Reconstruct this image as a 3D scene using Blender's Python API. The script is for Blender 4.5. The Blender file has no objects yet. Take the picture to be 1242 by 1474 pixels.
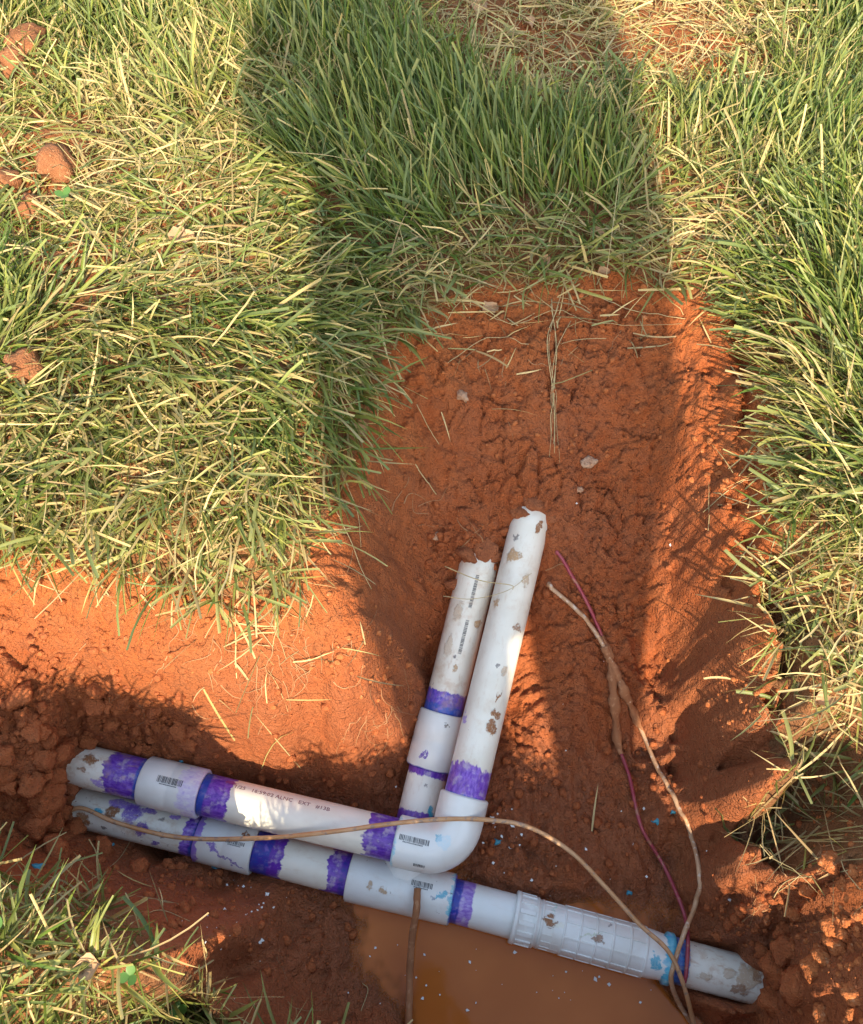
import bpy, math, random
import numpy as np
from mathutils import Vector, Matrix
PI = math.pi
rng = np.random.default_rng(11); random.seed(11)
scene = bpy.context.scene
COL = scene.collection

# ------------------------------------------------------------------ camera
CAM_H = 0.80; PITCH = math.radians(62.0); W0, H0, F0 = 1242.0, 1474.0, 1245.0
cam_d = bpy.data.cameras.new('camera'); cam = bpy.data.objects.new('camera', cam_d); COL.objects.link(cam)
cam.location = (0, 0, CAM_H); cam.rotation_euler = (PI/2 - PITCH, 0, 0)
cam_d.sensor_fit = 'HORIZONTAL'; cam_d.angle = 2*math.atan(W0/2/F0)
cam_d.clip_start = 0.02; cam_d.clip_end = 200
scene.camera = cam
# ------------------------------------------------------------------ sky and sun
SUN_EL = math.radians(37); SUN_AZ = math.radians(5)      # sun behind the camera, a little to the right
sun_dir = Vector((math.sin(SUN_AZ)*math.cos(SUN_EL), -math.cos(SUN_AZ)*math.cos(SUN_EL), math.sin(SUN_EL)))
world = bpy.data.worlds.new('World'); scene.world = world; world.use_nodes = True
wn = world.node_tree.nodes; wl = world.node_tree.links
sky = wn.new('ShaderNodeTexSky'); sky.sky_type = 'NISHITA'; sky.sun_disc = False
sky.sun_elevation = SUN_EL; sky.sun_rotation = PI - SUN_AZ
sky.air_density = 1.8; sky.dust_density = 1.6; sky.ozone_density = 0.0
wl.new(sky.outputs[0], wn['Background'].inputs[0]); wn['Background'].inputs[1].default_value = 0.15
sd = bpy.data.lights.new('sun', 'SUN'); so = bpy.data.objects.new('sun', sd); COL.objects.link(so)
sd.energy = 3.7; sd.angle = math.radians(0.6); sd.color = (1.0, 0.85, 0.61)
so.rotation_euler = sun_dir.to_track_quat('Z', 'Y').to_euler(); so.location = sun_dir*20
scene.view_settings.view_transform = 'Standard'; scene.view_settings.look = 'None'
scene.view_settings.gamma = 1; scene.view_settings.exposure = 1.26
scene.view_settings.use_curve_mapping = False
scene.render.engine = 'CYCLES'

# ------------------------------------------------------------------ surveying helpers: a sight line meets a level
FW = np.array((0, math.cos(PITCH), -math.sin(PITCH))); UPV = np.array((0, math.sin(PITCH), math.cos(PITCH)))
CP = np.array((0, 0, CAM_H))
def ray(px, py):
    return FW + np.array((1., 0, 0))*((px - W0/2)/F0) + UPV*((H0/2 - py)/F0)
def P(px, py, z):
    d = ray(px, py); return CP + d*((z - CAM_H)/d[2])

# ------------------------------------------------------------------ numpy noise
_perm = rng.permutation(4096)
def _h(i, j, k=0): return _perm[(_perm[(_perm[i & 4095] + j) & 4095] + k) & 4095]
def perlin(x, y, seed=0):
    i = np.floor(x).astype(int); j = np.floor(y).astype(int); fx = x - i; fy = y - j
    u = fx*fx*fx*(fx*(fx*6-15)+10); v = fy*fy*fy*(fy*(fy*6-15)+10)
    def g(a, b, dx, dy):
        t = _h(a, b, seed)*(2*PI/4096); return np.cos(t)*dx + np.sin(t)*dy
    n0 = g(i, j, fx, fy)*(1-u) + g(i+1, j, fx-1, fy)*u
    n1 = g(i, j+1, fx, fy-1)*(1-u) + g(i+1, j+1, fx-1, fy-1)*u
    return (n0*(1-v) + n1*v)*1.4
def fbm(x, y, o=4, seed=0):
    s = 0; a = 1; f = 1
    for k in range(o):
        s = s + a*perlin(x*f + 17.3*k, y*f - 9.1*k, seed+k); a *= .5; f *= 2.03
    return s
def worley(x, y, seed=0):
    i = np.floor(x).astype(int); j = np.floor(y).astype(int)
    f1 = np.full(x.shape, 9.); f2 = np.full(x.shape, 9.); idv = np.zeros(x.shape)
    for di in (-1, 0, 1):
        for dj in (-1, 0, 1):
            a = i+di; b = j+dj
            px = a + _h(a, b, seed+1)/4096; py = b + _h(a, b, seed+2)/4096
            d = np.hypot(px-x, py-y); hid = _h(a, b, seed+3)/4096
            c = d < f1
            f2 = np.where(c, f1, np.minimum(f2, d)); idv = np.where(c, hid, idv); f1 = np.where(c, d, f1)
    return f1, f2, idv
def smooth(a, b, x):
    t = np.clip((x-a)/(b-a), 0, 1); return t*t*(3-2*t)

# ------------------------------------------------------------------ object helpers
def tag(o, label=None, cat=None, group=None, kind=None):
    for k, v in (('label', label), ('category', cat), ('group', group), ('kind', kind)):
        if v: o[k] = v
    return o
def empty(name, loc):
    o = bpy.data.objects.new(name, None); COL.objects.link(o); o.location = loc; o.empty_display_size = .02; return o
def mesh_obj(name, verts, faces, mat, parent=None, origin=None, smooth_=True, uv=None, mats=None):
    """one mesh object; verts are in world space and are stored relative to origin"""
    V = np.asarray(verts, float)
    org = np.zeros(3) if origin is None else np.asarray(origin, float)
    me = bpy.data.meshes.new(name); me.from_pydata((V-org).tolist(), [], [list(map(int, f)) for f in faces])
    if uv is not None:
        L = me.uv_layers.new(name='UVMap'); li = np.empty(len(me.loops), int); me.loops.foreach_get('vertex_index', li)
        L.data.foreach_set('uv', np.asarray(uv, np.float32)[li].ravel())
    if smooth_: me.polygons.foreach_set('use_smooth', np.ones(len(me.polygons), bool))
    me.materials.append(mat)
    o = bpy.data.objects.new(name, me); COL.objects.link(o)
    if parent is not None: o.parent = parent
    else: o.location = org
    return o
def big_mesh(name, V, Q, mat, attrs={}, smooth_=True):
    """large quad mesh from numpy arrays; attrs: per-vertex float or colour layers"""
    me = bpy.data.meshes.new(name); n = len(V); m = len(Q); k = Q.shape[1]
    me.vertices.add(n); me.vertices.foreach_set('co', V.astype(np.float32).ravel())
    me.loops.add(m*k); me.loops.foreach_set('vertex_index', Q.astype(np.int32).ravel())
    me.polygons.add(m); me.polygons.foreach_set('loop_start', np.arange(0, m*k, k, dtype=np.int32))
    me.polygons.foreach_set('loop_total', np.full(m, k, np.int32))
    if smooth_: me.polygons.foreach_set('use_smooth', np.ones(m, bool))
    for a, d in attrs.items():
        if d.ndim == 2:
            L = me.attributes.new(a, 'FLOAT_COLOR', 'POINT'); c = np.ones((n, 4), np.float32); c[:, :3] = d; L.data.foreach_set('color', c.ravel())
        else:
            L = me.attributes.new(a, 'FLOAT', 'POINT'); L.data.foreach_set('value', d.astype(np.float32))
    me.update(calc_edges=True); me.validate()
    me.materials.append(mat)
    o = bpy.data.objects.new(name, me); COL.objects.link(o); return o

# ------------------------------------------------------------------ materials
class NT:
    def __init__(s, name):
        s.m = bpy.data.materials.new(name); s.m.use_nodes = True; s.t = s.m.node_tree; s.n = s.t.nodes
        s.b = s.n['Principled BSDF']; s.out = s.n['Material Output']
    def new(s, t, **kw):
        x = s.n.new(t)
        for k, v in kw.items(): setattr(x, k, v)
        return x
    def link(s, a, b): s.t.links.new(a, b)
    def put(s, sock, v):
        if isinstance(v, bpy.types.NodeSocket): s.link(v, sock)
        else: sock.default_value = v
    def math(s, op, a, b=None, c=None, clamp=False):
        x = s.new('ShaderNodeMath', operation=op, use_clamp=clamp); s.put(x.inputs[0], a)
        if b is not None: s.put(x.inputs[1], b)
        if c is not None: s.put(x.inputs[2], c)
        return x.outputs[0]
    def vmath(s, op, a, b=None):
        x = s.new('ShaderNodeVectorMath', operation=op); s.put(x.inputs[0], a)
        if b is not None: s.put(x.inputs[1], b)
        return x.outputs['Value' if op in ('LENGTH', 'DOT_PRODUCT') else 'Vector']
    def noise(s, vec, scale, detail=3, rough=.5, col=False):
        x = s.new('ShaderNodeTexNoise'); s.put(x.inputs['Vector'], vec); x.inputs['Scale'].default_value = scale
        x.inputs['Detail'].default_value = detail; x.inputs['Roughness'].default_value = rough
        return x.outputs['Color' if col else 'Fac']
    def voro(s, vec, scale, feature='F1', out='Distance'):
        x = s.new('ShaderNodeTexVoronoi', feature=feature); s.put(x.inputs['Vector'], vec); x.inputs['Scale'].default_value = scale
        return x.outputs[out]
    def mapr(s, v, a, b, c=0., d=1., interp='SMOOTHSTEP'):
        x = s.new('ShaderNodeMapRange', interpolation_type=interp); s.put(x.inputs[0], v)
        for i, q in enumerate((a, b, c, d)): s.put(x.inputs[1+i], q)
        return x.outputs[0]
    def mix(s, f, a, b):
        x = s.new('ShaderNodeMix', data_type='RGBA'); s.put(x.inputs[0], f)
        s.put(x.inputs[6], tuple(a)+(1,) if isinstance(a, tuple) and len(a) == 3 else a)
        s.put(x.inputs[7], tuple(b)+(1,) if isinstance(b, tuple) and len(b) == 3 else b)
        return x.outputs[2]
    def bump(s, h, strength, dist, prev=None):
        x = s.new('ShaderNodeBump'); x.inputs['Strength'].default_value = strength; x.inputs['Distance'].default_value = dist
        s.link(h, x.inputs['Height'])
        if prev is not None: s.link(prev, x.inputs['Normal'])
        return x.outputs[0]
    def coord(s, w='Object'): return s.new('ShaderNodeTexCoord').outputs[w]
    def geo(s): return s.new('ShaderNodeNewGeometry').outputs['Position']
    def attr(s, name, out='Fac'): return s.new('ShaderNodeAttribute', attribute_name=name).outputs[out]
    def set(s, **kw):
        for k, v in kw.items():
            k = k.replace('_', ' ').title().replace('Ior', 'IOR')
            s.put(s.b.inputs[k], tuple(v)+(1,) if isinstance(v, tuple) and len(v) == 3 and 'Color' in k else v)

def soil_material():
    N = NT('red_clay'); p = N.geo()
    wet = N.attr('wet'); top = N.attr('topsoil'); deep = N.attr('deep')
    n1 = N.noise(p, 9, 4, .55); n2 = N.noise(p, 60, 4, .6); n3 = N.noise(p, 330, 3, .6)
    c = N.mix(N.mapr(n1, .35, .65), (.37, .086, .019), (.43, .108, .026))
    c = N.mix(N.mapr(n2, .38, .68), c, (.33, .090, .028))
    c = N.mix(N.math('MULTIPLY', N.mapr(N.noise(p, 24, 3), .5, .7), .5), c, (.48, .145, .045))
    c = N.mix(N.math('MULTIPLY', N.mapr(n3, .57, .72), .35), c, (.22, .075, .030))
    c = N.mix(N.math('MULTIPLY', top, N.mapr(n2, .2, .75, .55, 1.)), c, (.38, .132, .040))
    cw = N.mix(N.mapr(n2, .3, .7), (.28, .090, .038), (.34, .110, .046))
    c = N.mix(wet, c, cw)
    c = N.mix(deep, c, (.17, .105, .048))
    # sparse pale grains
    g = N.math('MULTIPLY', N.mapr(N.voro(p, 190), .10, .05), N.mapr(N.noise(p, 35, 2), .55, .62))
    c = N.mix(N.math('MULTIPLY', g, .5), c, (.62, .42, .30))
    r = N.mapr(N.math('ADD', N.math('MULTIPLY', wet, .8), N.math('MULTIPLY', n2, .4)), .3, 1.1, .92, .33)
    h = N.math('ADD', N.math('MULTIPLY', n3, .6), N.math('MULTIPLY', n2, 1.0))
    crack = N.mapr(N.voro(N.vmath('ADD', p, N.vmath('MULTIPLY', N.noise(p, 40, 2, col=True), (.02, .02, .02))), 75, 'DISTANCE_TO_EDGE'), 0, .09)
    b = N.bump(h, 1., .008)
    b = N.bump(crack, .45, .004, b)
    b = N.bump(N.noise(p, 900, 2), .5, .0010, b)
    N.set(base_color=c, roughness=r, normal=b, specular_ior_level=.35)
    return N.m

# ------------------------------------------------------------------ the ground: one sheet, a surveyed height field
CTRL = [  # sight line (x, y) and level z
 # rim of the dug corner
 (-250,720,0),(0,745,.012),(100,775,.008),(220,795,.006),(330,820,0),(405,800,0),(440,720,.012),(478,620,.012),(515,540,.01),
 (555,450,.0),(640,395,0),(760,372,0),(860,365,0),(960,372,0),(1035,405,0),(1085,450,0),(1100,560,0),(1102,650,0),(1108,760,0),
 (1122,880,-.004),(1160,970,-.01),(1165,1070,-.012),(1160,1190,-.02),(1140,1255,-.09),(1242,1230,-.015),(1200,1310,-.055),(1140,1310,-.125),(1165,1360,-.09),(1205,1420,-.055),
 (1300,1474,-.02),(1242,1390,-.03),(1160,1440,-.10),(1140,1400,-.135),
 # lawn and the two lifted sods on it
 (150,500,.03),(300,600,.03),(100,660,.02),(380,640,.025),(250,250,.035),(300,380,.035),(60,80,0),(60,330,-.01),(500,150,0),(800,200,0),(1000,90,.012),(1180,200,0),
 (1200,600,.005),(1200,850,0),(700,60,0),(450,350,.0),(700,300,0),(950,280,0),
 # far slope
 (600,520,-.03),(700,460,-.025),(800,450,-.02),(900,440,-.022),(965,450,-.025),
 (620,620,-.085),(720,580,-.075),(820,570,-.068),(900,570,-.072),(965,600,-.075),
 (610,720,-.135),(700,700,-.14),(800,690,-.125),(900,710,-.14),(960,740,-.14),
 (620,800,-.20),(692,785,-.172),(660,820,-.205),(768,722,-.142),(740,745,-.158),(795,760,-.16),(730,775,-.185),(860,810,-.185),(930,840,-.20),
 (620,900,-.245),(720,930,-.26),(820,940,-.235),(780,1050,-.275),(900,980,-.26),(960,960,-.25),(950,1080,-.295),(740,1130,-.31),(800,1170,-.315),
 (900,1220,-.306),(1000,1230,-.302),(1040,1330,-.306),(700,1235,-.314),(830,1260,-.314),(985,1290,-.308),(920,1262,-.312),(1112,1400,-.235),(1092,1372,-.285),(560,1130,-.305),(590,1050,-.285),(690,1200,-.318),
 # left flank of the upper trench
 (555,600,-.04),(520,700,-.05),(545,800,-.10),(575,850,-.16),(600,960,-.255),
 # ledge in front of the left sod
 (0,830,-.018),(100,865,-.026),(250,890,-.04),(350,910,-.05),(440,890,-.045),(495,860,-.045),(540,905,-.085),(578,930,-.14),
 (0,895,-.05),(100,930,-.075),(200,960,-.09),(300,1000,-.115),(400,1035,-.145),(500,1040,-.15),(560,1020,-.17),(585,990,-.20),
 (350,1090,-.27),(450,1085,-.275),(540,1080,-.28),(520,1150,-.315),(420,1130,-.31),(300,1085,-.25),
 # mound of loose clods over the left pipe ends
 (-80,960,-.10),(50,975,-.12),(150,1005,-.15),(240,1045,-.20),(60,1060,-.165),(40,1120,-.19),(150,1065,-.225),(-80,1120,-.16),(20,1200,-.24),(-100,1200,-.18),(-80,1040,-.12),
 (90,1150,-.235),(85,1098,-.205),(55,1088,-.185),(60,1150,-.215),(95,1185,-.262),(100,1070,-.20),
 # trench floor on the near side, puddle
 (140,1215,-.30),(220,1250,-.315),(310,1262,-.302),(300,1290,-.306),(420,1330,-.306),(478,1330,-.316),(480,1400,-.314),(500,1450,-.316),(350,1400,-.315),(450,1420,-.302),(470,1474,-.295),(330,1450,-.30),
 (560,1330,-.350),(700,1390,-.362),(900,1440,-.356),(600,1440,-.350),(1000,1470,-.345),(880,1315,-.342),(930,1340,-.342),(750,1470,-.355),(800,1300,-.333),(1060,1450,-.335),
 # near bank on the left
 (100,1340,0),(200,1400,0),(0,1290,0),(240,1450,-.005),(50,1450,0),(-150,1260,0),(150,1262,-.01),(60,1235,-.02),(240,1345,-.02),
 # right flank
 (1000,470,-.025),(1035,550,-.035),(1070,640,-.025),(1000,640,-.07),(1005,760,-.10),(1050,760,-.05),(1000,880,-.15),(1035,880,-.10),(1075,890,-.05),
 (1100,960,-.045),(1060,940,-.085),(1088,930,-.115),(1015,980,-.20),(1045,1010,-.14),(1072,1010,-.095),(1096,1020,-.145),(1125,1040,-.04),(1045,1110,-.22),(1078,1110,-.125),(1102,1120,-.18),(1138,1110,-.03),(1092,1180,-.165),(1108,1190,-.21),(1140,1190,-.05),
 (1090,1220,-.20),(1075,1260,-.27),(1115,1250,-.13),(1108,1330,-.23),(1112,1450,-.25)]
pts = [tuple(P(*c)) for c in CTRL]
for x in np.linspace(-1.1, 1.3, 13):
    pts += [(x, -.32, 0), (x, 1.45, 0), (x, -.6, 0), (x, 1.8, 0)]
for y in np.linspace(-.1, 1.4, 8): pts += [(1.0, y, 0), (-1.15, y, 0), (.72, y, 0)]
for x, yr in ((-.10, -.045), (0, -.075), (.1, -.105), (.2, -.115), (.3, -.115)):
    pts += [(x, yr-.075, 0), (x, yr-.055, -.03), (x, yr-.02, -.30), (x, yr-.13, 0)]
pts += [(.37, -.08, -.09), (.37, -.16, -.07), (.44, -.10, -.035), (.44, -.18, -.03), (.38, -.25, -.02), (.52, -.2, 0), (.52, -.05, -.005)]
pts = np.array(pts)
keep = [0]
for i in range(1, len(pts)):
    if np.min(np.hypot(*(pts[keep, :2]-pts[i, :2]).T)) > .006: keep.append(i)
pts = pts[keep]
def _rbf_k(r): return np.sqrt(r*r+.018**2)
_A = _rbf_k(np.hypot(pts[:, None, 0]-pts[None, :, 0], pts[:, None, 1]-pts[None, :, 1])) - np.eye(len(pts))*.004
_n = len(pts); _M = np.zeros((_n+1, _n+1)); _M[:_n, :_n] = _A; _M[_n, :_n] = 1; _M[:_n, _n] = 1
_w = np.linalg.solve(_M, np.append(pts[:, 2], 0))
def base_h(x, y):
    s = np.full(x.shape, _w[-1])
    for k in range(_n): s += _w[k]*np.sqrt((x-pts[k, 0])**2+(y-pts[k, 1])**2+.018**2)
    return s
def axis_coords(lo, hi, fine_lo, fine_hi, fine, mid, far):
    a = np.arange(fine_lo, fine_hi, fine)
    up = [a[-1]]; st = fine
    while up[-1] < far:
        st = min(st*1.25, mid) if up[-1] < hi else st*1.35
        up.append(up[-1]+st)
    dn = [a[0]]; st = fine
    while dn[-1] > -far:
        st = min(st*1.25, mid) if dn[-1] > lo else st*1.35
        dn.append(dn[-1]-st)
    return np.array(dn[:0:-1]+list(a)+up[1:])
XS = axis_coords(-1.1, 1.1, -.60, .58, .0024, .009, 40); YS = axis_coords(-.4, 1.8, -.13, .74, .0024, .009, 40)
GX, GY = np.meshgrid(XS, YS)
inside = (np.abs(GX) < 1.3) & (GY > -.75) & (GY < 1.95)
GZ = np.zeros(GX.shape); GZ[inside] = base_h(GX[inside], GY[inside])
rgt = smooth(.26, .32, GX)*smooth(.72, .55, GY)*smooth(.08, .16, GY)      # the cut wall on the right stands steep
GZ = GZ*(1-rgt) + rgt*np.where(GZ < 0, -.31*smooth(.10, .86, -GZ/.31)*.75 + GZ*.25, GZ)
fade = smooth(1.3, 1.0, np.abs(GX))*smooth(-.75, -.5, GY)*smooth(1.95, 1.7, GY)
GZ *= fade

# ---- pipe runs (axis end points), needed before the soil is finished
R_P, R_F = .0242, .0287
ZU, ZL = -.262, -.312
U_a, U_c0, U_c1, U_k = P(40,1083,ZU+.004), P(209,1123,ZU), P(293,1143,ZU), P(649,1228,ZU)
U_top = P(766,738,-.166)
L_a, L_c0, L_c1, L_t = P(70,1150,ZL), P(288,1204,ZL), P(369,1224,ZL), P(577,1276,ZL)
L_t0, L_t1 = P(503,1260,ZL), P(652,1295,ZL)
L_s0, L_s1 = P(738,1319,ZL+.002), P(966,1381,ZL+.004)
L_end = P(1125,1423,ZL+.003)
L_b0, L_b1 = P(617,1105,-.290), P(637,1025,-.268)
L_top = P(693,796,-.196)
PIPES = [(P(108,1099,ZU+.004), U_k), (U_k, P(763,778,-.172)), (P(112,1162,ZL), P(1088,1412,ZL)), (L_t, P(685,845,-.205))]
def seg_d(x, y, a, b):
    d = b-a; t = np.clip(((x-a[0])*d[0]+(y-a[1])*d[1])/(d[0]**2+d[1]**2), 0, 1)
    return np.hypot(x-a[0]-t*d[0], y-a[1]-t*d[1]), a[2]+t*d[2], t

for a, b in PIPES:                                   # the bed of the pipes that lie free
    d, za, t = seg_d(GX, GY, np.array(a), np.array(b))
    q = np.clip(d-.026, 0, 1); en = smooth(0, .10, t)*smooth(1.0, .86, t)
    GZ = np.where((t > 0) & (t < 1), np.minimum(GZ, za - .013 + q*1.3 + q*q*22 + (1-en)*.04), GZ)
# ---- masks from surveyed patches: (x, y, level, radius m, weight)
def patch(x, y, lst):
    s = np.zeros(x.shape)
    for px, py, z, r, w in lst:
        c = P(px, py, z); s = np.maximum(s, w*np.exp(-((x-c[0])**2+(y-c[1])**2)/(r*r)))
    return s
CLOD = [(1060,880,-.08,.035,.55),(1075,960,-.09,.035,.7),(1085,1060,-.10,.035,.75),(1095,1150,-.13,.035,.75),(1040,1000,-.14,.03,.5),(1110,1080,-.08,.03,.8),(1070,700,-.03,.04,.45),(1060,560,-.03,.04,.35),(820,640,-.10,.12,.16),(720,520,-.05,.08,.2),(900,560,-.07,.10,.16),(930,900,-.22,.06,.4),(590,700,-.12,.05,.25),(60,1030,-.15,.10,1),(150,1040,-.17,.08,1),(30,1120,-.18,.08,.9),(230,1055,-.2,.05,.9),(-60,1060,-.13,.12,1),(120,1215,-.29,.05,.8),(230,1265,-.31,.05,.5),
        (1180,1330,-.07,.07,.5),(1230,1420,-.04,.08,.5),(1150,1400,-.12,.05,.45),(1120,1240,-.1,.04,.6),(1100,1380,-.25,.04,.6),(430,1350,-.32,.07,.45),(760,1240,-.32,.05,.7),(700,1180,-.32,.04,.7),
        (560,940,-.1,.04,.6),(1110,1000,-.05,.04,.6),(640,760,-.17,.05,.6),(60,240,0,.05,.9),(30,90,0,.05,.9),(90,380,0,.06,.7),(660,850,-.2,.05,.5),(1090,900,-.05,.04,.6)]
CRACK = [(800,600,-.08,.14,1),(900,700,-.13,.12,1),(700,560,-.07,.09,.9),(880,480,-.03,.10,.8),(980,620,-.07,.08,.6),(870,880,-.2,.08,.8),(930,940,-.22,.06,.8),(820,1040,-.25,.08,.5),(1060,760,-.05,.06,.7)]
WETP = [(700,1250,-.32,.16,1),(450,1340,-.32,.16,1),(900,1250,-.32,.14,1),(1050,1330,-.3,.12,1),(400,1110,-.28,.12,.75),(250,1230,-.3,.12,.9),(560,1120,-.3,.10,.9),(800,1150,-.3,.13,.95),
        (950,1080,-.29,.10,.85),(650,950,-.24,.10,.75),(560,740,-.1,.07,.45),(640,760,-.17,.09,.55),(880,940,-.24,.09,.55),(850,760,-.15,.13,.6),(800,600,-.09,.14,.5),(700,640,-.11,.10,.5),(60,1080,-.17,.12,.55),(1000,1150,-.3,.1,.9),(1000,980,-.2,.06,.5)]
TOPS = [(150,840,-.03,.09,.75),(330,880,-.04,.10,.85),(430,890,-.05,.06,.8),(30,820,-.02,.08,.55),(560,640,-.06,.06,.45),(620,480,-.03,.08,.6),(760,420,-.01,.10,.65),(1000,450,-.02,.08,.5),(1060,560,-.03,.07,.4),
        (1000,90,.01,.16,.7),(780,60,0,.12,.5),(1180,1150,-.01,.10,.6),(60,240,0,.06,.6),(540,720,-.07,.05,.5),(1150,950,-.01,.08,.6)]
m_clod = patch(GX, GY, CLOD); m_crack = patch(GX, GY, CRACK)
near = inside
nx, ny = GX[near], GY[near]
hz = np.zeros(nx.shape); mc = m_clod[near]; mk = m_crack[near]
soil = smooth(.0, -.03, GZ[near])                    # dug soil as against lawn
hz += .0085*fbm(nx*13, ny*13, 4, 5)*(.45+.55*soil)
hz += .0042*fbm(nx*70, ny*70, 3, 9)*soil
wx = nx + .006*fbm(nx*40, ny*40, 2, 31); wy = ny + .006*fbm(nx*40+5, ny*40, 2, 33)
for sc, amp in ((24, .026), (58, .020), (125, .012)):
    f1, f2, iv = worley(wx*sc, wy*sc, int(sc))
    hz += amp*mc*(np.sqrt(np.clip(1-(f1/.75)**2, 0, 1))*(.35+.65*iv) - .35)
f1, f2, iv = worley(wx*34, wy*26, 77); e = f2-f1
hz += mk*(-.010*smooth(.16, .0, e)*smooth(.40, .8, iv) + .009*(iv-.5)*smooth(0, .25, e))
f1, f2, iv = worley(wx*85, wy*70, 87); e = f2-f1
hz += mk*(-.0050*smooth(.2, .0, e)*smooth(.40, .8, iv) + .0045*(iv-.5)*smooth(0, .3, e))
ang = .5*fbm(nx*6, ny*6, 2, 95)                      # smeared by the spade: ridges that run roughly downhill
hz += soil*(1-np.clip(mc, 0, 1))*(.0048*fbm((nx*np.cos(ang)+ny*np.sin(ang))*85, (ny*np.cos(ang)-nx*np.sin(ang))*26, 4, 97) - .005*np.clip(fbm(nx*38, ny*38, 3, 99)-.45, 0, 1))
# spade marks and slumps on the flanks: ridges that run down the right wall
rw = patch(nx, ny, [(1030,900,-.1,.10,1),(1060,1040,-.12,.09,1),(1070,1150,-.15,.07,1),(1030,700,-.06,.08,.6)])
hz += rw*.030*(np.abs(fbm(nx*26+ny*6, ny*7, 3, 41))*-1+.3)
def poly_d(x, y, pl, z):
    q = [P(a_, b_, z) for a_, b_ in pl]; m = np.full(x.shape, 9.)
    for k in range(len(q)-1): m = np.minimum(m, seg_d(x, y, q[k], q[k+1])[0])
    return m
for pl, z_, wd, dp in (([(1088,850),(1096,930),(1104,1020),(1110,1110),(1116,1200),(1122,1270)], -.09, .013, .075), ([(1046,820),(1032,900),(1026,980),(1040,1060)], -.12, .010, .040), ([(1062,480),(1070,560),(1072,660),(1062,760),(1070,840)], -.03, .011, .035),
                       ([(1128,950),(1138,1010),(1140,1070)], -.03, .009, .05), ([(1010,560),(1025,640),(1020,720)], -.07, .008, .014), ([(585,560),(560,660),(560,760)], -.08, .012, .012)):
    dd = poly_d(nx+.007*fbm(nx*30, ny*30, 3, 151), ny+.007*fbm(nx*30+3, ny*30, 3, 153), pl, z_)
    hz -= dp*np.exp(-(dd/wd)**2)*(.75+.5*fbm(nx*45, ny*20, 2, 155))
hz += smooth(.26, .32, nx)*smooth(.6, .5, ny)*soil*(.0075*fbm(nx*55, ny*30, 4, 161) - .008*smooth(.25, .6, fbm(nx*24, ny*11, 3, 163)))
hz += -.006*np.abs(fbm(nx*60, ny*60, 3, 157))*np.clip(rw, 0, 1)
GZ[near] += hz
# no crumb covers the pipes that lie free
for a, b in PIPES:
    d, za, t = seg_d(GX, GY, np.array(a), np.array(b))
    tt = t*np.linalg.norm(np.array(b)-np.array(a)) + .022*fbm(GX*28, GY*28, 2, 201); tb = (1-t)*np.linalg.norm(np.array(b)-np.array(a)) + .022*fbm(GX*28+9, GY*28, 2, 203)
    GZ = np.where((t > 0) & (t < 1), np.minimum(GZ, za - .008 + np.clip(d-.025, 0, 1)*5 + .05*smooth(.022, -.004, tt) + .05*smooth(.022, -.004, tb)), GZ)
wetm = np.clip(patch(GX, GY, WETP)*(.75+.5*fbm(GX*14, GY*14, 3, 61)*.5), 0, 1)*smooth(-.015, -.06, GZ)
wetm = np.maximum(wetm, smooth(-.305, -.325, GZ))
topm = np.clip(patch(GX, GY, TOPS)*(.8+.5*fbm(GX*18, GY*18, 3, 71)), 0, 1)
ny_, nx_ = GX.shape
idx = np.arange(nx_*ny_).reshape(ny_, nx_)
Q = np.stack([idx[:-1, :-1], idx[:-1, 1:], idx[1:, 1:], idx[1:, :-1]], -1).reshape(-1, 4)
lawnmask = smooth(-.012, 0.0, base_h(nx, ny)) if False else None
deepm = np.zeros(GX.shape)
def ground_z(x, y):
    x = np.atleast_1d(np.asarray(x, float)); y = np.atleast_1d(np.asarray(y, float))
    i = np.clip(np.searchsorted(XS, x)-1, 0, len(XS)-2); j = np.clip(np.searchsorted(YS, y)-1, 0, len(YS)-2)
    u = np.clip((x-XS[i])/(XS[i+1]-XS[i]), 0, 1); v = np.clip((y-YS[j])/(YS[j+1]-YS[j]), 0, 1)
    return (GZ[j, i]*(1-u)*(1-v)+GZ[j, i+1]*u*(1-v)+GZ[j+1, i]*(1-u)*v+GZ[j+1, i+1]*u*v)
def G(px, py, lift=0.):
    d = ray(px, py); t0, t1 = .3, 2.5
    ts = np.linspace(.4, 2.2, 700); p = CP[None]+d[None]*ts[:, None]
    below = p[:, 2] < ground_z(p[:, 0], p[:, 1])+lift
    k = int(np.argmax(below)); return p[k]

# ---- where grass roots: outline of the bare dug area, surveyed on the lawn level
BARE = [(-400,765),(0,780),(80,800),(200,822),(330,855),(415,835),(452,770),(485,690),(525,610),(545,520),(590,450),(680,405),(790,398),(900,385),(985,412),(1062,436),(1095,500),(1118,560),(1120,650),(1122,750),(1122,850),
        (1140,950),(1170,1010),(1165,1100),(1170,1180),(1215,1225),(1460,1260),(1460,1950),(1000,1950),(900,1700),(640,1640),(480,1570),(290,1520),(245,1440),(205,1370),(130,1300),(50,1265),(-400,1215)]
BP = np.array([P(a, b, 0)[:2] for a, b in BARE])
def in_bare(x, y):
    c = np.zeros(x.shape, bool)
    for k in range(len(BP)):
        x0, y0 = BP[k]; x1, y1 = BP[k-1]
        c ^= ((y0 > y) != (y1 > y)) & (x < (x1-x0)*(y-y0)/(y1-y0+1e-12)+x0)
    return c
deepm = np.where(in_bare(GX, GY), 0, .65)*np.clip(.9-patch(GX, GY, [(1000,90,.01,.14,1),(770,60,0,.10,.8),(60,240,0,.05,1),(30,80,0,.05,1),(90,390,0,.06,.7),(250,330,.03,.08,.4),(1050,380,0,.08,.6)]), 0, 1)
SOIL = soil_material()
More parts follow.
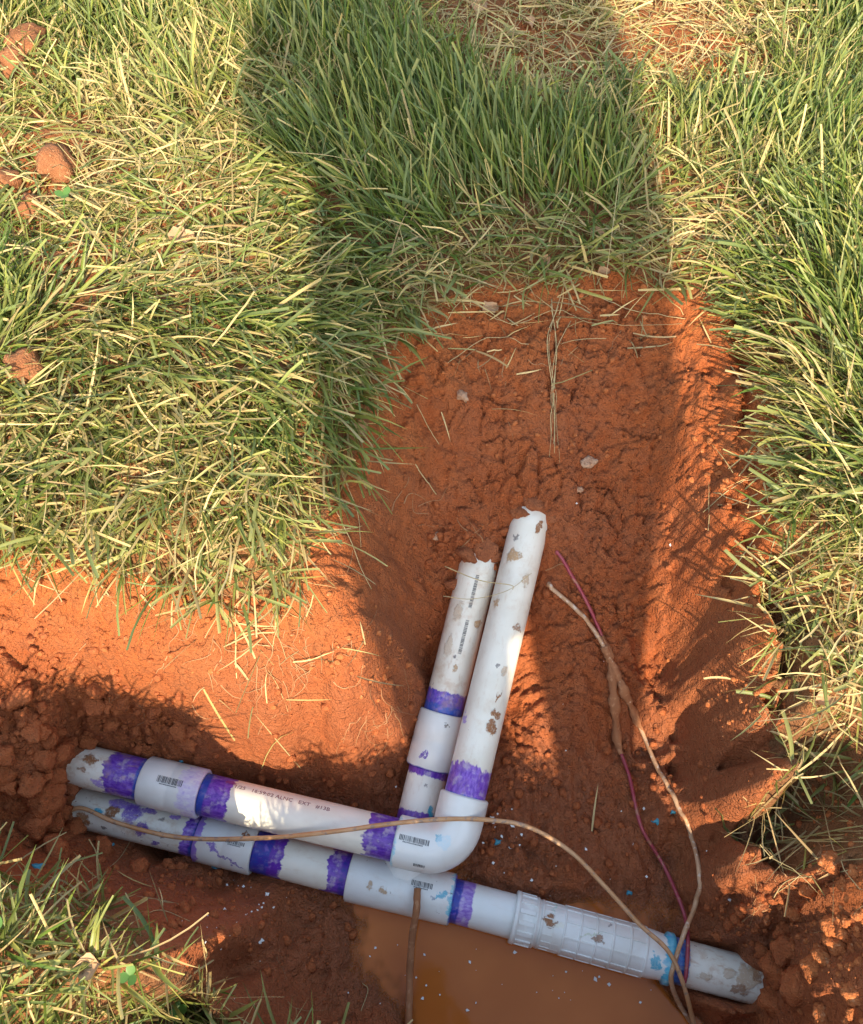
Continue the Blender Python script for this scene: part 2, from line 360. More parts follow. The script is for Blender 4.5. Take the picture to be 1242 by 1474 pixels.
ground = big_mesh('ground', np.stack([GX, GY, GZ], -1).reshape(-1, 3), Q, SOIL,
                  {'wet': wetm.ravel(), 'topsoil': topm.ravel(), 'deep': deepm.ravel()})
tag(ground, 'red clay ground with a dug trench corner', kind='structure')

# ------------------------------------------------------------------ plastic pipe: shapes
def unit(v): v = np.asarray(v, float); return v/np.linalg.norm(v)
def frame(d):
    n = np.array((0, 0, 1.)) - d*d[2]; n = unit(n); return n, np.cross(d, n)
def lathe(a, d, prof, seg=56, jag=None):
    """surface of revolution about the axis a + s*d; prof = [(s, r)...]; returns verts, faces, uv (metres along, metres round from the top)"""
    n, sd_ = frame(d); V = []; UV = []; F = []
    for k, (s, r) in enumerate(prof):
        for q in range(seg+1):
            th = -PI + 2*PI*q/seg; ss = s
            if jag: ss = s + jag(k, th)
            V.append(a + d*ss + r*(math.cos(th)*n + math.sin(th)*sd_)); UV.append((ss, th*r))
    m = seg+1
    for k in range(len(prof)-1):
        for q in range(seg): F.append((k*m+q, k*m+q+1, (k+1)*m+q+1, (k+1)*m+q))
    return V, F, UV
class Axis:
    def __init__(s, a, b, r): s.a = np.array(a, float); s.b = np.array(b, float); s.L = np.linalg.norm(s.b-s.a); s.d = (s.b-s.a)/s.L; s.r = r; s.n, s.s = frame(s.d)
    def uv(s, px, py):
        """where the sight line meets the pipe: metres along it, metres round it"""
        o = CP - s.a; v = ray(px, py); v = v/np.linalg.norm(v)
        vp = v - s.d*np.dot(v, s.d); op = o - s.d*np.dot(o, s.d)
        A = vp@vp; B = 2*vp@op; C = op@op - s.r**2; D = B*B-4*A*C
        t = (-B - math.sqrt(max(D, 0)))/(2*A); h = o + v*t
        return float(h@s.d), float(math.atan2(h@s.s, h@s.n)*s.r)
def clay_lumps(): pass

# ------------------------------------------------------------------ plastic pipe: material with primer, cement and mud on it
PURP = (.095, .022, .36); LILAC = (.30, .17, .66); BLUE = (.020, .055, .40); TEAL = (.04, .40, .58); MUD = (.30, .13, .052); TAN = (.52, .33, .18); DARK = (.05, .035, .05); RED = (.30, .02, .07)
def pvc(name, base, bands=(), blobs=(), dirt=.25, specks=.3, rough=.34):
    """bands: (u0, u1, jag, colour1, colour2); blobs: (u, v, ru, rv, angle, colour, opacity)"""
    N = NT(name); uv = N.coord('UV'); ob = N.coord('Object')
    sep = N.new('ShaderNodeSeparateXYZ'); N.link(uv, sep.inputs[0]); u, v = sep.outputs[0], sep.outputs[1]
    c = N.mix(N.mapr(N.noise(ob, 22, 3), .35, .7), base, tuple(x*.90*y for x, y in zip(base, (1, .985, .955))))
    mud_fac = None
    st = N.vmath('MULTIPLY', uv, (60, 230, 1)); st2 = N.vmath('MULTIPLY', uv, (110, 260, 1))
    for i, (u0, u1, jag, c1, c2) in enumerate(bands):
        nz = N.math('SUBTRACT', N.noise(N.vmath('ADD', st, (i*7.3, 3.1*i, 0)), 1., 3, .6), .5)
        low = N.math('SUBTRACT', N.noise(N.vmath('ADD', uv, (i*1.7, .3, 0)), 50, 2), .5)
        uu = N.math('ADD', N.math('ADD', u, N.math('MULTIPLY', nz, jag*1.1)), N.math('MULTIPLY', low, jag*2.4))
        f = N.math('MULTIPLY', N.mapr(uu, u0-.0012, u0+.0012), N.mapr(uu, u1+.0012, u1-.0012))
        cc = N.mix(N.mapr(N.noise(st2, 1., 4, .65), .36, .66), c1, c2)
        cc = N.mix(N.math('MULTIPLY', N.mapr(N.noise(uv, 90, 3), .56, .72), .55), cc, LILAC)
        c = N.mix(N.math('MULTIPLY', f, N.mapr(N.noise(uv, 75, 4, .6), .34, .5, .62, 1.0)), c, cc)
    warp = N.vmath('MULTIPLY', N.vmath('SUBTRACT', N.noise(uv, 95, 5, .68, col=True), (.5, .5, .5)), (.026, .020, 0))
    wuv = N.vmath('ADD', uv, warp)
    for (bu, bv, ru, rv, ang, col, op) in blobs:
        d = N.vmath('SUBTRACT', wuv, (bu, bv, 0)); rt = N.new('ShaderNodeVectorRotate', rotation_type='Z_AXIS'); N.link(d, rt.inputs['Vector']); rt.inputs['Angle'].default_value = -ang
        l = N.vmath('LENGTH', N.vmath('MULTIPLY', rt.outputs[0], (1/ru, 1/rv, 0)))
        f = N.math('MULTIPLY', N.mapr(l, 1.12, .80), N.mapr(N.noise(uv, 330, 3, .7), .30, .52, .45, 1.))
        c = N.mix(N.math('MULTIPLY', f, op), c, col)
        if col in (MUD, TAN): mud_fac = f if mud_fac is None else N.math('MAXIMUM', f, mud_fac)
    # splashed specks and a smeared film of clay
    sp = N.math('MULTIPLY', N.mapr(N.voro(wuv, 105), .15, .09), N.mapr(N.noise(uv, 30, 2), .70-.16*specks, .78-.16*specks))
    c = N.mix(N.math('MULTIPLY', sp, .8), c, (.16, .07, .05))
    film = N.math('MULTIPLY', N.math('MAXIMUM', N.mapr(N.noise(ob, 34, 5, .68), .50, .72), N.mapr(N.noise(N.vmath('MULTIPLY', uv, (40, 120, 1)), 1., 5, .7), .52, .70, 0., .8)), dirt)
    c = N.mix(film, c, (.50, .30, .16))
    scr = N.mapr(N.noise(N.vmath('MULTIPLY', uv, (30, 700, 1)), 1., 2), .70, .78)
    c = N.mix(N.math('MULTIPLY', scr, .22), c, (.42, .34, .30))
    r = N.math('ADD', rough, N.math('MULTIPLY', film, .35))
    if mud_fac is not None: r = N.math('ADD', r, N.math('MULTIPLY', mud_fac, .3))
    b = N.bump(N.noise(ob, 260, 3), .08, .0008)
    if mud_fac is not None: b = N.bump(mud_fac, .6, .0016, b)
    N.set(base_color=c, roughness=r, normal=b, specular_ior_level=.5)
    return N.m
CREAM = (.82, .785, .70); WHITE = (.82, .815, .79)
MM = .00079
def B(ax, px, py, ru, rv, col, ang=0, op=1.):
    u, v = ax.uv(px, py); return (u, v, ru*MM, rv*MM, math.radians(ang), col, op)
INK = NT('print_ink'); INK.set(base_color=(.045, .045, .055), roughness=.6)
INKR = NT('faded_red_ink'); INKR.set(base_color=(.20, .05, .07), roughness=.6)
def tube(name, ax, mat, parent, org, jag_a=0, jag_b=0, wall=.0037, seed=0):
    L = ax.L; ss = np.linspace(0, L, max(3, int(L/.02)))
    prof = [(.004, ax.r-wall), (0., ax.r-wall), (0., ax.r-.0006), (.0006, ax.r)] + [(s, ax.r) for s in ss[1:-1]] + [(L-.0006, ax.r), (L, ax.r-.0006), (L, ax.r-wall), (L-.05, ax.r-wall)]
    n = len(prof)
    def jg(k, th):
        if k > n-6 and jag_b: return jag_b*(.8*math.sin(th*2+seed)+.5*math.sin(th*5+seed*2)+.35*math.sin(th*11+seed*3)+.2*math.sin(th*23))
        if k < 5 and jag_a: return jag_a*(.8*math.sin(th*2+seed)+.5*math.sin(th*5+seed*2)+.35*math.sin(th*11))
        return 0
    V, F, UV = lathe(ax.a, ax.d, prof, 72, jg if (jag_a or jag_b) else None)
    return mesh_obj(name, V, F, mat, parent, org, uv=UV)
def coupling(name, ax, mat, parent, org):
    L, R = ax.L, ax.r; ri = R_P-.001
    prof = [(.004, ri), (0, ri), (0, R-.0016), (.0016, R), (L*.46, R), (L*.47, R-.0003), (L*.53, R-.0003), (L*.54, R), (L-.0016, R), (L, R-.0016), (L, ri), (L-.004, ri)]
    V, F, UV = lathe(ax.a, ax.d, prof, 72); return mesh_obj(name, V, F, mat, parent, org, uv=UV)
def wrap(ax, u, v, lift=.0003):
    th = v/ax.r; return ax.a + ax.d*u + (ax.r+lift)*(math.cos(th)*ax.n + math.sin(th)*ax.s)
def barcode(ax, px, py, length, height, parent, org, mat=INK, digits=True, seed=1, nm='barcode'):
    r = random.Random(seed); u0, v0 = ax.uv(px, py); V = []; F = []
    def quad(ua, ub, va, vb):
        n = 4; base = len(V)
        for k in range(n+1):
            v = va+(vb-va)*k/n; V.append(wrap(ax, ua, v)); V.append(wrap(ax, ub, v))
        for k in range(n): F.append((base+2*k, base+2*k+1, base+2*k+3, base+2*k+2))
    u = u0-length/2
    while u < u0+length/2:
        w = r.choice((.0004, .0006, .0009)); quad(u, u+w, v0-height/2, v0+height/2); u += w + r.choice((.0005, .0007, .001))
    if digits:
        u = u0-length*.36
        while u < u0+length*.32:
            w = r.uniform(.0007, .0011); quad(u, u+w, v0+height*.62, v0+height*.62+.0012); u += w+.0006
    return mesh_obj(nm, V, F, mat.m, parent, org, smooth_=False)
def lettering(ax, text, pxs, pxe, height, parent, org, mat):
    """printed characters laid round the pipe"""
    cu = bpy.data.curves.new('lettering', 'FONT'); cu.body = text; cu.size = 1; cu.resolution_u = 2
    to = bpy.data.objects.new('lettering_tmp', cu); COL.objects.link(to)
    bpy.context.view_layer.update()
    me = bpy.data.meshes.new_from_object(to.evaluated_get(bpy.context.evaluated_depsgraph_get()))
    co = np.array([v.co for v in me.vertices]); fs = [tuple(p.vertices) for p in me.polygons]
    bpy.data.objects.remove(to); bpy.data.curves.remove(cu)
    (ua, va), (ub, vb) = ax.uv(*pxs), ax.uv(*pxe)
    x0, x1 = co[:, 0].min(), co[:, 0].max(); yh = .72
    V = []
    for c in co:
        f = (c[0]-x0)/(x1-x0); V.append(wrap(ax, ua+(ub-ua)*f, va+(vb-va)*f - c[1]/yh*height))
    return mesh_obj('printed_lettering', V, fs, mat.m, parent, org, smooth_=False)
def sweep(path, rad, seg=10, cap=True):
    """tube along a path; rad(k, theta) or number"""
    path = [np.asarray(p, float) for p in path]; n = len(path); V = []; F = []
    t = unit(path[1]-path[0]); nn = unit(np.cross(t, (0.3, .2, 1.))); 
    for k in range(n):
        t = unit(path[min(k+1, n-1)]-path[max(k-1, 0)]); nn = unit(nn - t*np.dot(nn, t)); bb = np.cross(t, nn)
        for q in range(seg):
            th = 2*PI*q/seg; r = rad(k, th) if callable(rad) else rad
            V.append(path[k] + r*(math.cos(th)*nn+math.sin(th)*bb))
    for k in range(n-1):
        for q in range(seg): F.append((k*seg+q, k*seg+(q+1) % seg, (k+1)*seg+(q+1) % seg, (k+1)*seg+q))
    if cap: F += [tuple(range(seg-1, -1, -1)), tuple((n-1)*seg+q for q in range(seg))]
    return V, F
def spline(cp, sub=8):
    cp = [np.asarray(c, float) for c in cp]; cp = [2*cp[0]-cp[1]] + cp + [2*cp[-1]-cp[-2]]; out = []
    for k in range(1, len(cp)-2):
        for q in range(sub):
            t = q/sub; a, b, c, d = cp[k-1:k+3]
            out.append(.5*((2*b)+(-a+c)*t+(2*a-5*b+4*c-d)*t*t+(-a+3*b-3*c+d)*t**3))
    out.append(cp[-2]); return out

# ------------------------------------------------------------------ the upper line: stub, coupling, pipe, elbow, riser
oU = P(430, 1175, ZU-.03)
UL = tag(empty('upper_pipe_line', oU), 'white pipe line lying on top, purple-primed, turning at a white elbow', 'pipe line')
ax = Axis(U_a, U_c0, R_P)
e = ax.uv(149,1110)[0]; f = ax.uv(193,1119)[0]
tube('pipe', ax, pvc('pipe_upper_stub', CREAM, [(e, ax.L+.02, .012, PURP, (.19, .085, .52)), (f, ax.L+.02, .004, BLUE, (.04, .12, .5))],
     [B(ax,130,1092,11,9,MUD,20), B(ax,142,1128,9,7,LILAC,0,.8), B(ax,118,1108,6,4,MUD,0,.8)], .7, .8), UL, oU)
ax = Axis(U_c0, U_c1, R_F)
cp_ = coupling('coupling', ax, pvc('coupling_upper', WHITE, [(ax.L-.020, ax.L+.01, .014, (.60, .52, .74), (.72, .68, .80))], [], .06, .1, .3), UL, oU)
barcode(ax, 244, 1124, .030, .0075, cp_, oU, seed=3)
ax = Axis(U_c1, U_k - unit(U_k-U_c1)*.035, R_P)
e = ax.uv(326,1151)[0]; f = ax.uv(527,1200)[0]
pp = tube('pipe', ax, pvc('pipe_upper_run', CREAM, [(-.01, e, .012, PURP, (.24, .09, .55)), (-.01, .008, .003, BLUE, (.03, .08, .4)), (f, ax.L+.02, .012, (.08, .02, .30), (.16, .06, .46))],
     [B(ax,333,1128,10,4,(.25, .03, .13),0,.7)], .12, .15), UL, oU)
lettering(ax, '1/25   16:59:02 ALNC   EXT   #13B', (338,1134), (474,1168), .0052, pp, oU, INKR)
# elbow
d1 = unit(U_k-U_c1); d2 = unit(U_top-U_k); rb = .034; cosb = d1@d2; half = math.acos(np.clip(cosb, -1, 1))/2; tl = rb*math.tan(half)
pa = U_k-d1*tl; pb = U_k+d2*tl; nb = unit(d2-d1*(cosb)); cen = pa+nb*rb
path = [U_k-d1*s for s in (.066, .0655, .064, .062, .045)]; rads = [R_P, R_F-.0016, R_F, R_F, R_F]
for k in range(13):
    a_ = 2*half*k/12; path.append(cen - nb*rb*math.cos(a_) + d1*rb*math.sin(a_)); rads.append(R_F-.0004)
for s in (.045, .062, .064, .0655, .066): path.append(U_k+d2*s)
rads += [R_F, R_F, R_F, R_F-.0016, R_P]
n0, s0 = frame(d1); V = []; F = []; UVs = []; arc = 0; SEG = 64
tprev = d1
for k, c_ in enumerate(path):
    t_ = d1 if k < 5 else (d2 if k >= 18 else unit(d1*math.cos(2*half*(k-5)/12)+nb*math.sin(2*half*(k-5)/12)))
    ref = unit(np.cross(nb, d1)); bn = np.cross(t_, ref)
    if k: arc += np.linalg.norm(np.asarray(c_)-np.asarray(path[k-1]))
    for q in range(SEG+1):
        th = -PI+2*PI*q/SEG; V.append(c_ + rads[k]*(math.cos(th)*ref*(1 if ref[2] > 0 else -1)+math.sin(th)*bn)); UVs.append((arc, th*R_F))
for k in range(len(path)-1):
    for q in range(SEG): F.append((k*(SEG+1)+q, k*(SEG+1)+q+1, (k+1)*(SEG+1)+q+1, (k+1)*(SEG+1)+q))
el = mesh_obj('elbow', V, F, pvc('elbow_fitting', WHITE, [(-.01, .003, .006, (.35, .66, .78), (.6, .75, .8))], [(.058, .010, .006, .004, .4, TEAL, .7), (.062, .004, .009, .009, .4, (.60, .76, .84), .6)], .05, .1, .28), UL, oU, uv=UVs)
ax = Axis(U_k-d1*.066, U_k, R_F)
barcode(ax, 596, 1209, .034, .006, el, oU, seed=5)
barcode(ax, 603, 1246, .013, .004, el, oU, mat=INK, digits=False, seed=6, nm='printed_mark')
# riser
ax = Axis(U_k+d2*.035, U_top, R_P)
e = ax.uv(675,1104)[0]; f = ax.uv(668,1146)[0]
tube('pipe', ax, pvc('pipe_upper_riser', CREAM, [(-.01, e, .010, (.12, .035, .40), (.26, .12, .58)), (-.01, f, .005, (.02, .08, .42), (.03, .16, .5))],
     [B(ax,714,1027,7,11,MUD,20), B(ax,708,1046,9,10,MUD,60), B(ax,716,1004,9,2,MUD,10), B(ax,668,1033,8,7,LILAC,0,.75), B(ax,740,800,10,12,TAN), B(ax,745,905,7,8,MUD,0,.8), B(ax,714,868,6,5,TAN,0,.9),
      B(ax,757,835,12,5,TAN,10,.7), B(ax,776,758,13,6,MUD,20), B(ax,743,774,5,6,DARK,0,.7), B(ax,727,965,8,5,TAN,0,.6), B(ax,716,957,3,3,DARK,0,.7)], .30, .5), UL, oU, seed=1.3)

# ------------------------------------------------------------------ the lower line: stub, coupling, pipe, tee with riser, pipe, repair coupling, end
oL = P(520, 1262, ZL-.03)
LL = tag(empty('lower_pipe_line', oL), 'white pipe line lying beneath, with tee, riser and ribbed repair coupling in the puddle', 'pipe line')
ax = Axis(L_a, L_c0, R_P)
f = ax.uv(262,1200)[0]; g = ax.uv(276,1203)[0]
tube('pipe', ax, pvc('pipe_lower_stub', CREAM, [(f, ax.L+.02, .012, PURP, LILAC), (g, ax.L+.02, .004, BLUE, (.03, .10, .45))],
     [B(ax,161,1168,10,9,MUD), B(ax,140,1167,8,6,TEAL), B(ax,178,1158,26,9,LILAC,0,.9), B(ax,190,1170,14,17,(.17, .08, .48),30,.9), B(ax,203,1195,10,12,PURP,0,.95), B(ax,216,1168,12,6,(.17, .08, .48),0,.9), B(ax,253,1176,9,5,LILAC,0,.9),
      B(ax,224,1214,7,6,PURP,0,.9), B(ax,118,1180,14,10,MUD,30), B(ax,150,1192,4,4,DARK,0,.8), B(ax,232,1180,5,4,DARK,0,.7), B(ax,232,1200,4,4,DARK,0,.8)], .55, 1.), LL, oL)
ax = Axis(L_c0, L_c1, R_F)
cp_ = coupling('coupling', ax, pvc('coupling_lower', WHITE, [(-.01, .009, .012, LILAC, (.34, .22, .62))], [B(ax,305,1219,13,4,(.22, .13, .52),25,.9), B(ax,330,1240,28,2.2,(.16, .09, .40),22,.85), B(ax,354,1199,4,4,MUD)], .1, .4, .3), LL, oL)
barcode(ax, 338, 1213, .022, .004, cp_, oL, seed=9)
ax = Axis(L_c1, L_t0+unit(L_t-L_t0)*.02, R_P)
e = ax.uv(405,1236)[0]; f = ax.uv(471,1252)[0]; g = ax.uv(388,1232)[0]
tube('pipe', ax, pvc('pipe_lower_run', CREAM, [(-.01, e, .010, PURP, (.13, .03, .42)), (-.01, g, .004, BLUE, (.06, .03, .36)), (f, ax.L, .014, (.10, .03, .36), (.17, .06, .47)), (f+.016, ax.L, .005, (.03, .03, .3), PURP)], [], .22, .4), LL, oL)
# tee: run and branch in one casting
ax = Axis(L_t0, L_t1, R_F); axt = ax
L, R = ax.L, R_F; ri = R_P-.001
V, F, UVs = lathe(ax.a, ax.d, [(.004, ri), (0, ri), (0, R-.0016), (.0016, R), (L-.0016, R), (L, R-.0016), (L, ri), (L-.004, ri)], 72)
axb = Axis(L_t, L_b0, R_F)
V2, F2, UV2 = lathe(axb.a, axb.d, [(.010, R-.001), (.052, R), (.0565, R), (.058, R-.0016), (.058, ri), (.05, ri)], 72)
o_ = len(V); V += V2; F += [tuple(i+o_ for i in q) for q in F2]; UVs += [(u+5, v) for u, v in UV2]
te = mesh_obj('tee', V, F, pvc('tee_fitting', WHITE, [(L-.004, L+.01, .008, (.25, .60, .72), (.5, .75, .82)), (L-.0016, L+.01, .001, BLUE, BLUE)],
     [B(ax,636,1288,12,4,TEAL,-28,.85), B(ax,622,1292,4,3,(.2, .25, .35),0,.8), B(ax,648,1305,14,4,TEAL,80,.7), B(ax,551,1281,6,5,TAN,0,.9), B(ax,532,1275,4,4,TAN,0,.8)], .16, .9, .3), LL, oL, uv=UVs)
barcode(ax, 607, 1273, .024, .006, te, oL, seed=12)
ax = Axis(L_t1-unit(L_t1-L_t0)*.02, L_s0+unit(L_s1-L_s0)*.03, R_P)
e = ax.uv(681,1302)[0]; g = ax.uv(662,1298)[0]
tube('pipe', ax, pvc('pipe_to_repair', WHITE, [(-.01, e, .005, (.24, .12, .52), (.42, .30, .68)), (-.01, g, .002, BLUE, (.05, .05, .3))], [], .08, .15, .3), LL, oL)
# branch riser
ax = Axis(L_t+axb.d*.045, L_b0+unit(L_b1-L_b0)*.01, R_P)
e = ax.uv(612,1116)[0]; f = ax.uv(602,1168)[0]
tube('pipe', ax, pvc('pipe_branch_low', CREAM, [(e, ax.L+.03, .008, PURP, (.20, .07, .45)), (-.02, f, .008, (.17, .07, .40), PURP)], [B(ax,620,1170,8,7,TEAL), B(ax,612,1131,3,3,DARK,0,.6)], .25, .3), LL, oL)
ax = Axis(L_b0, L_b1, R_F)
coupling('coupling', ax, pvc('coupling_branch', WHITE, [(-.01, .0015, .001, BLUE, PURP)], [B(ax,643,1043,3,3,(.25, .22, .2)), B(ax,608,1085,6,3,PURP,20,.9), B(ax,613,1086,5,2,PURP,0,.9)], .05, .1, .3), LL, oL)
ax = Axis(L_b1-unit(L_b1-L_b0)*.01, L_top, R_P)
e = ax.uv(644,998)[0]; g = ax.uv(638,1016)[0]
pp = tube('pipe', ax, pvc('pipe_branch_top', CREAM, [(-.02, e, .007, (.05, .05, .46), (.18, .10, .60)), (-.02, g, .004, (.02, .07, .44), (.03, .11, .5))],
     [B(ax,688,898,7,8,TAN), B(ax,655,962,5,5,TAN,0,.9), B(ax,660,880,16,8,TAN,0,.45), B(ax,645,930,20,7,TAN,0,.4), B(ax,655,945,3,3,DARK,0,.8), B(ax,647,865,8,4,MUD,0,.9)], .5, .6), LL, oL, seed=2.1)
for px, py, s_ in ((682,851,21), (667,917,22)): barcode(ax, px, py, .042, .0042, pp, oL, digits=False, seed=s_, nm='printed_mark')
# repair coupling: lugged collar, ring, ribbed barrel
ax = Axis(L_s0, L_s1, .0290)
RC = .0290; L = ax.L
RM = pvc('repair_coupling_plastic', WHITE, [], [B(ax,792,1325,7,10,MUD), B(ax,806,1330,8,5,(.75, .72, .55),0,.5), B(ax,862,1350,5,4,MUD,0,.7), B(ax,880,1330,3,3,DARK,0,.6)], .14, .25, .3)
prof = [(.003, R_P-.001), (0, R_P-.001), (0, RC-.001), (.001, RC), (.005, RC), (.006, RC-.0022), (.024, RC-.0026), (.025, RC-.0014), (.0265, RC-.0014), (.0275, RC-.003), (.03, RC-.003)]
V, F, UVs = lathe(ax.a, ax.d, prof, 72); col_ = mesh_obj('collar', V, F, RM, LL, oL, uv=UVs)
def rib(ax, ua, ub, th, w, h, r, nm, parent):
    """a small moulded bar along the barrel"""
    V = []; half_ = w/2/r
    for u in (ua, ub):
        for t_, rr in ((th-half_, r-.0008), (th-half_*.8, r+h), (th+half_*.8, r+h), (th+half_, r-.0008)):
            V.append(ax.a+ax.d*u+rr*(math.cos(t_)*ax.n+math.sin(t_)*ax.s))
    F = [(0, 1, 5, 4), (1, 2, 6, 5), (2, 3, 7, 6), (0, 3, 2, 1), (4, 5, 6, 7)]
    return mesh_obj(nm, V, F, RM, parent, oL, smooth_=False, uv=[(0, 0)]*8)
for k in range(14): rib(ax, .006, .0235, k*2*PI/14+.2, .0055, .0016, RC-.0024, 'lug', col_)
rings = [.032, .058, .076, .094, .113, .133, .151]
prof = [(.027, RC-.003)]; rr = RC-.003
for u in np.linspace(.028, L-.012, 240):
    h = 0
    for q in rings:
        if abs(u-q) < .0011: h = .0012
    r_ = rr - (.0006 if u < .045 else 0) + h - .0016*smooth(.155, .172, np.array(u))
    prof.append((u, float(r_)))
prof += [(L-.010, rr-.0018), (L-.008, RC-.0012), (L-.0012, RC-.0012), (L, RC-.0024), (L, R_P-.001), (L-.004, R_P-.001)]
V, F, UVs = lathe(ax.a, ax.d, prof, 72)
axr = ax
bar_m = pvc('repair_barrel_plastic', WHITE, [(L-.012, L+.01, .007, (.05, .42, .66), (.16, .55, .72))], [B(ax,792,1325,7,10,MUD), B(ax,945,1385,8,12,TEAL,0,.9), B(ax,806,1330,8,5,(.75, .72, .55),0,.5), B(ax,862,1352,6,5,MUD,0,.8), B(ax,880,1330,3,3,DARK,0,.6), B(ax,850,1345,16,1.5,(.45, .5, .3),-20,.6), B(ax,799,1300,1.5,20,(.2, .6, .5),0,.5)], .14, .25, .3)
bar = mesh_obj('barrel', V, F, bar_m, LL, oL, uv=UVs)
for k in range(10): rib(ax, .058, .151, k*2*PI/10+.32, .0016, .0011, rr, 'rib', bar)
for k in range(18): rib(ax, .034, .056, k*2*PI/18+.1, .0012, .0008, rr-.0006, 'rib', bar)
ax = Axis(L_s1-unit(L_s1-L_s0)*.02, L_end, R_P)
e = ax.uv(992,1388)[0]; g = ax.uv(968,1381)[0]
tube('pipe', ax, pvc('pipe_end_in_mud', CREAM, [(-.01, e, .004, (.03, .08, .42), (.05, .22, .58)), (-.01, g, .003, (.05, .42, .66), BLUE)],
     [B(ax,1078,1405,14,20,TAN,20,.7), B(ax,1050,1400,10,8,TAN,0,.5), B(ax,1065,1425,14,8,MUD,0,.8), B(ax,1015,1405,10,5,TAN,0,.5), B(ax,1090,1400,8,14,MUD,0,.8)], .75, .7), LL, oL)

# ------------------------------------------------------------------ wires
def wire_mat(name, c1, c2, c3, r=.55):
    N = NT(name); p = N.coord(); N.set(base_color=N.mix(N.mapr(N.noise(p, 160, 3), .55, .68), N.mix(N.mapr(N.noise(p, 45, 3), .4, .6), c1, c2), c3), roughness=r, normal=N.bump(N.noise(p, 500, 2), .4, .001)); return N.m
MW_TAN = wire_mat('tan_wire', (.46, .25, .13), (.52, .32, .19), (.62, .50, .40)); MW_RED = wire_mat('red_wire', (.30, .035, .06), (.34, .06, .08), (.36, .16, .10), .4)
MW_ROOT = wire_mat('muddy_coat', (.36, .15, .065), (.30, .12, .05), (.42, .20, .10), .85)
MW_COP = wire_mat('orange_wire', (.52, .27, .12), (.58, .33, .17), (.34, .22, .16), .42)
def wire(name, cps, rad, mat, label, seed=0, coats=()):
    path = spline(cps, 9); rr = random.Random(seed)
    path = [p + 0 for p in path]
    for p in path[2:-2]: p[2] = max(p[2], float(ground_z(p[0], p[1])[0])+rad*.8)
    org = path[len(path)//2].copy()
    V, F = sweep(path, lambda k, t: rad*(1+.04*math.sin(k*.7+seed)+.03*math.sin(t*3+k*.4)), 10)
    o = mesh_obj(name, V, F, mat, None, org); tag(o, label, 'wire', 'irrigation wires in the pit')
    for (k0, k1, r2) in coats:
        sub = path[k0:k1]; n = len(sub)
        ph = [rr.uniform(0, 6) for _ in range(4)]
        V, F = sweep(sub, lambda k, t: r2*(.55+.45*math.sin(PI*(k+.5)/n)**.4)*(1+.28*math.sin(k*.9+ph[0])+.22*math.sin(k*2.3+t*2+ph[1])+.16*math.sin(t*3+k*.5+ph[2])), 12)
        mesh_obj('mud_coat', V, F, MW_ROOT, o, org)
    return o
wire('wire', [P(84,1184,-.290), P(114,1163,-.279), P(171,1185,-.277), P(263,1206,-.269), P(381,1206,-.247), P(479,1197,-.228), P(560,1186,-.226), P(640,1179,-.225), P(700,1180,-.226), P(760,1190,-.232), P(820,1225,-.245), P(870,1275,-.256), P(920,1330,-.264), P(960,1367,-.272), P(982,1412,-.283), P(1000,1480,-.322), P(1006,1500,-.345)],
     .0026, MW_COP, 'orange-tan wire looping over the elbow and down the repair coupling', 3)
zr = -.275
wire('wire', [G(800,796), G(806,802,.002), G(840,858,.004), G(866,915,.006), G(880,960,.006), G(884,1010,.006), G(890,1070,.006), G(905,1115,.006), G(916,1165,.006), G(926,1197,.006), G(952,1240,.008), G(972,1282,.016), G(986,1320,-.0+.03), P(990,1352,-.279), P(988,1395,-.280), P(985,1414,-.285)],
     .0023, MW_RED, 'red wire running down the slope, caked in mud halfway', 5, [(27, 58, .0058)])
wire('wire', [G(789,842,-.004), G(794,847,.003), G(830,878,.010), G(860,915,.007), G(884,962,.006), G(900,1000,.006), G(922,1048,.006), G(946,1105,.006), G(975,1160,.006), G(995,1205,.008), G(1006,1255,.012), G(1001,1300,.02), P(985,1342,-.275), P(970,1388,-.279), P(966,1412,-.289), P(976,1442,-.315), P(1000,1482,-.335), P(1006,1500,-.345)],
     .0027, MW_TAN, 'tan wire from the slope crossing the repair coupling end', 8, [(30, 56, .0052)])
wire('wire', [P(601,1279,-.277), P(600,1295,-.276), P(599,1313,-.279), P(593,1350,-.296), P(590,1399,-.312), P(589,1440,-.320), P(588,1490,-.325), P(588,1520,-.345)], .0042, MW_ROOT, 'thick mud-caked wire hanging from the tee across the puddle', 9)

# ------------------------------------------------------------------ puddle
N = NT('muddy_water'); p = N.geo()
c = N.mix(N.mapr(N.noise(p, 7, 4), .35, .65), (.45, .125, .024), (.54, .160, .034))
N.set(base_color=c, roughness=.06, specular_ior_level=.2, normal=N.bump(N.noise(p, 26, 2), .04, .004), alpha=N.mapr(N.attr('depth'), -.0005, .016, .12, .97))
WZ = -.3285
xs = np.arange(-.16, .42, .003); ys = np.arange(-.22, .17, .003); gx, gy = np.meshgrid(xs, ys)
ii = np.arange(gx.size).reshape(gx.shape)
dep = WZ-ground_z(gx.ravel(), gy.ravel())
pud = big_mesh('puddle', np.stack([gx, gy, np.full(gx.shape, WZ)], -1).reshape(-1, 3), np.stack([ii[:-1, :-1], ii[:-1, 1:], ii[1:, 1:], ii[1:, :-1]], -1).reshape(-1, 4), N.m, {'depth': dep})
tag(pud, 'brown muddy puddle on the trench floor', kind='structure')

